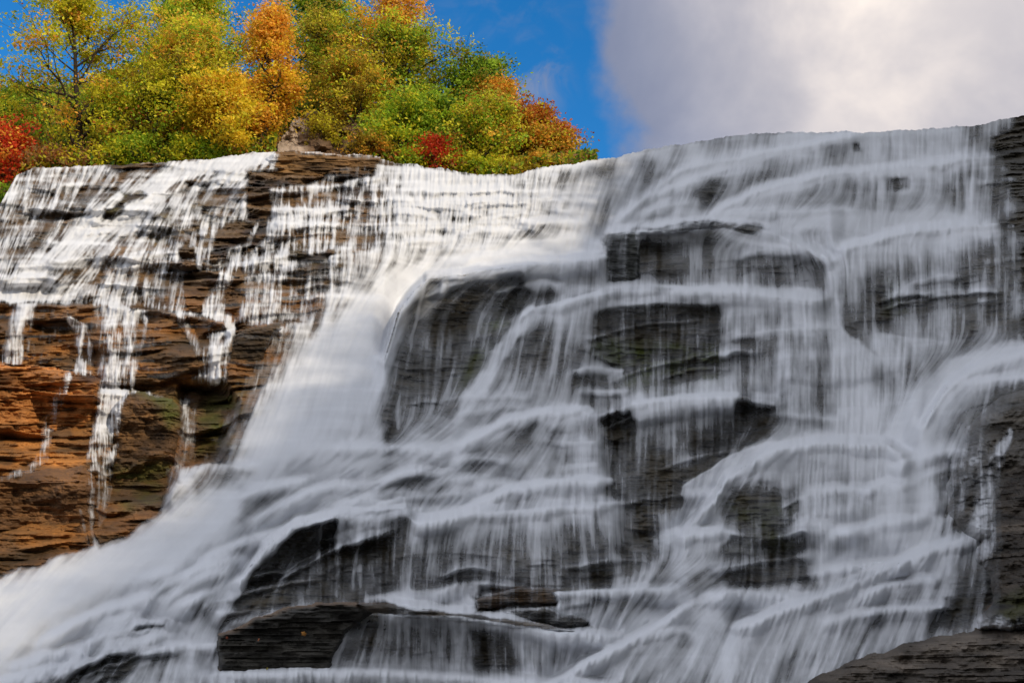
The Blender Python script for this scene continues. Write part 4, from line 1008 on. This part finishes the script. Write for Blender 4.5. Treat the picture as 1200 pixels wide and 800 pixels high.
BU = [
 ('red_shrub', 'scarlet shrub glowing among green trees above the centre of the brink', 514, .03, 3.6, dict(red=8, rust=1), 51),
 ('shrub', 'rusty red shrub left of the scarlet one', 466, .16, 2.8, dict(rust=4, red=2, olive=2), 52),
 ('shrub', 'wide olive shrub growing on the shale bank', 384, .18, 3.4, dict(olive=6, yg=3), 53),
 ('shrub', 'tan withered shrub at the left edge of the brink', 36, .05, 2.6, dict(tan=6, rust=2, olive=1), 54),
 ('shrub', 'tan and rust shrub beside the withered one', 66, .04, 2.2, dict(tan=5, yg=2, rust=2), 55),
 ('shrub', 'orange tinged shrub under the leftmost tall tree', 104, .04, 2.6, dict(yg=3, org=2, tan=2), 56),
 ('shrub', 'green shrub hanging over the brink between the fork and the left tree', 136, .03, 3.0, dict(gr=4, yg=4), 57),
 ('shrub', 'fresh green shrub at the brink left of the dark forked trunk', 176, .03, 3.2, dict(gr=5, yg=3), 58),
 ('shrub', 'lime shrub under the dark forked trunk', 212, .03, 2.8, dict(gr=3, yg=5), 59),
 ('shrub', 'deep green shrub right of the forked trunk', 248, .03, 2.4, dict(gr=4, dg=2, yg=2), 60),
 ('shrub', 'small olive shrub at the right foot of the shale bank', 436, .06, 2.4, dict(olive=4, org=2), 61),
 ('shrub', 'lime green shrub at the brink right of the scarlet shrub', 540, .05, 2.8, dict(gr=3, yg=5), 62),
 ('shrub', 'yellow green shrub low at the brink before the right end trees', 572, .05, 2.5, dict(yg=5, gr=3), 63),
 ('shrub', 'olive shrub at the brink under the rusty tree', 606, .06, 2.2, dict(olive=4, yg=4), 64),
 ('shrub', 'low mixed shrub under the last small orange tree', 632, .06, 1.9, dict(olive=4, org=2, yg=2), 65),
 ('shrub', 'green shrub just above the brink below the rusty red one', 486, .04, 1.8, dict(gr=5, yg=3), 66),
 ('shrub', 'dull green shrub at the far left corner of the brink', -6, .02, 2.4, dict(dg=3, gr=3, tan=1), 67),
 ('shrub', 'small dark shrub at the top of the shale bank', 356, .42, 3.0, dict(dg=3, olive=3), 68),
]
for (kd, lb, px, f, h, pal, sd_) in BU: bush(kd, lb, px, f, h, pal, sd_)
# undergrowth no one could count, over the hill floor
rng = np.random.default_rng(99); n = 60000
ux = rng.uniform(-300, 700, n); uf = rng.uniform(.0, 1.0, n) ** 1.2
keep_ = ~((ux > 322) & (ux < 432) & (uf < .35)); ux = ux[keep_]; uf = uf[keep_]; n = len(ux)
a_, b_, c_ = hill_at(ux, uf); GXp = np.stack(at(a_, b_, c_), 1); GXp[:, 2] += rng.uniform(0, 1.5, n) ** 1.5
cl_ = np.array([PAL[k_] for k_ in ('dg', 'gr', 'olive', 'tan', 'yg', 'rust')])[rng.choice(6, n, p=[.25, .22, .2, .12, .15, .06])] * rng.uniform(.5, 1.0, (n, 1))
a = rng.normal(0, 1, (n, 3)); a /= np.linalg.norm(a, axis=1, keepdims=True); b = np.cross(a, rng.normal(0, 1, (n, 3))); b /= np.linalg.norm(b, axis=1, keepdims=True); s = rng.uniform(.12, .3, (n, 1))
co = np.stack([GXp - a * s, GXp - b * s * .5, GXp + a * s, GXp + b * s * .5], 1).reshape(-1, 3)
me = mesh_np('undergrowth', co, np.arange(n * 4).reshape(n, 4)); c4 = np.ones((n * 4, 4), np.float32); c4[:, :3] = np.repeat(cl_, 4, 0)
at_ = me.attributes.new('leaf', 'FLOAT_COLOR', 'POINT'); at_.data.foreach_set('color', c4.ravel())
link('undergrowth', me, M_leaf, kind='stuff', label='low mixed undergrowth covering the slope under the trees', category='undergrowth')
# unseen leaf scatter added along the gorge crest, thinning upwards to soften the shade edge
n = 150000; yy0 = rng.uniform(cy[0] + 2, cy[-1], n); hgt = rng.beta(1.1, 2.2, n) * 6.5
cxx_ = np.interp(yy0, cy, cxx) + rng.normal(2, 2.2, n); czz_ = np.interp(yy0, cy, cz) - 1 + hgt * (.75 + .5 * np.sin(yy0 * .9) * np.sin(yy0 * .37 + 1))
Pp = np.stack([cxx_, yy0, czz_], 1)
a = rng.normal(0, 1, (n, 3)); a /= np.linalg.norm(a, axis=1, keepdims=True); b = np.cross(a, rng.normal(0, 1, (n, 3))); b /= np.linalg.norm(b, axis=1, keepdims=True); s = rng.uniform(.10, .24, (n, 1))
co = np.stack([Pp - a * s, Pp - b * s * .6, Pp + a * s, Pp + b * s * .6], 1).reshape(-1, 3)
me = mesh_np('crest_leaf_screen', co, np.arange(n * 4).reshape(n, 4)); c4 = np.ones((n * 4, 4), np.float32)
c4[:, :3] = np.repeat(np.array([PAL[k_] for k_ in ('dg', 'gr', 'olive', 'yg')])[rng.choice(4, n)], 4, 0)
at_ = me.attributes.new('leaf', 'FLOAT_COLOR', 'POINT'); at_.data.foreach_set('color', c4.ravel())
link('crest_leaf_screen', me, M_leaf, kind='stuff', label='unseen leaf scatter added along the top of the gorge side to soften its shade', category='wood')
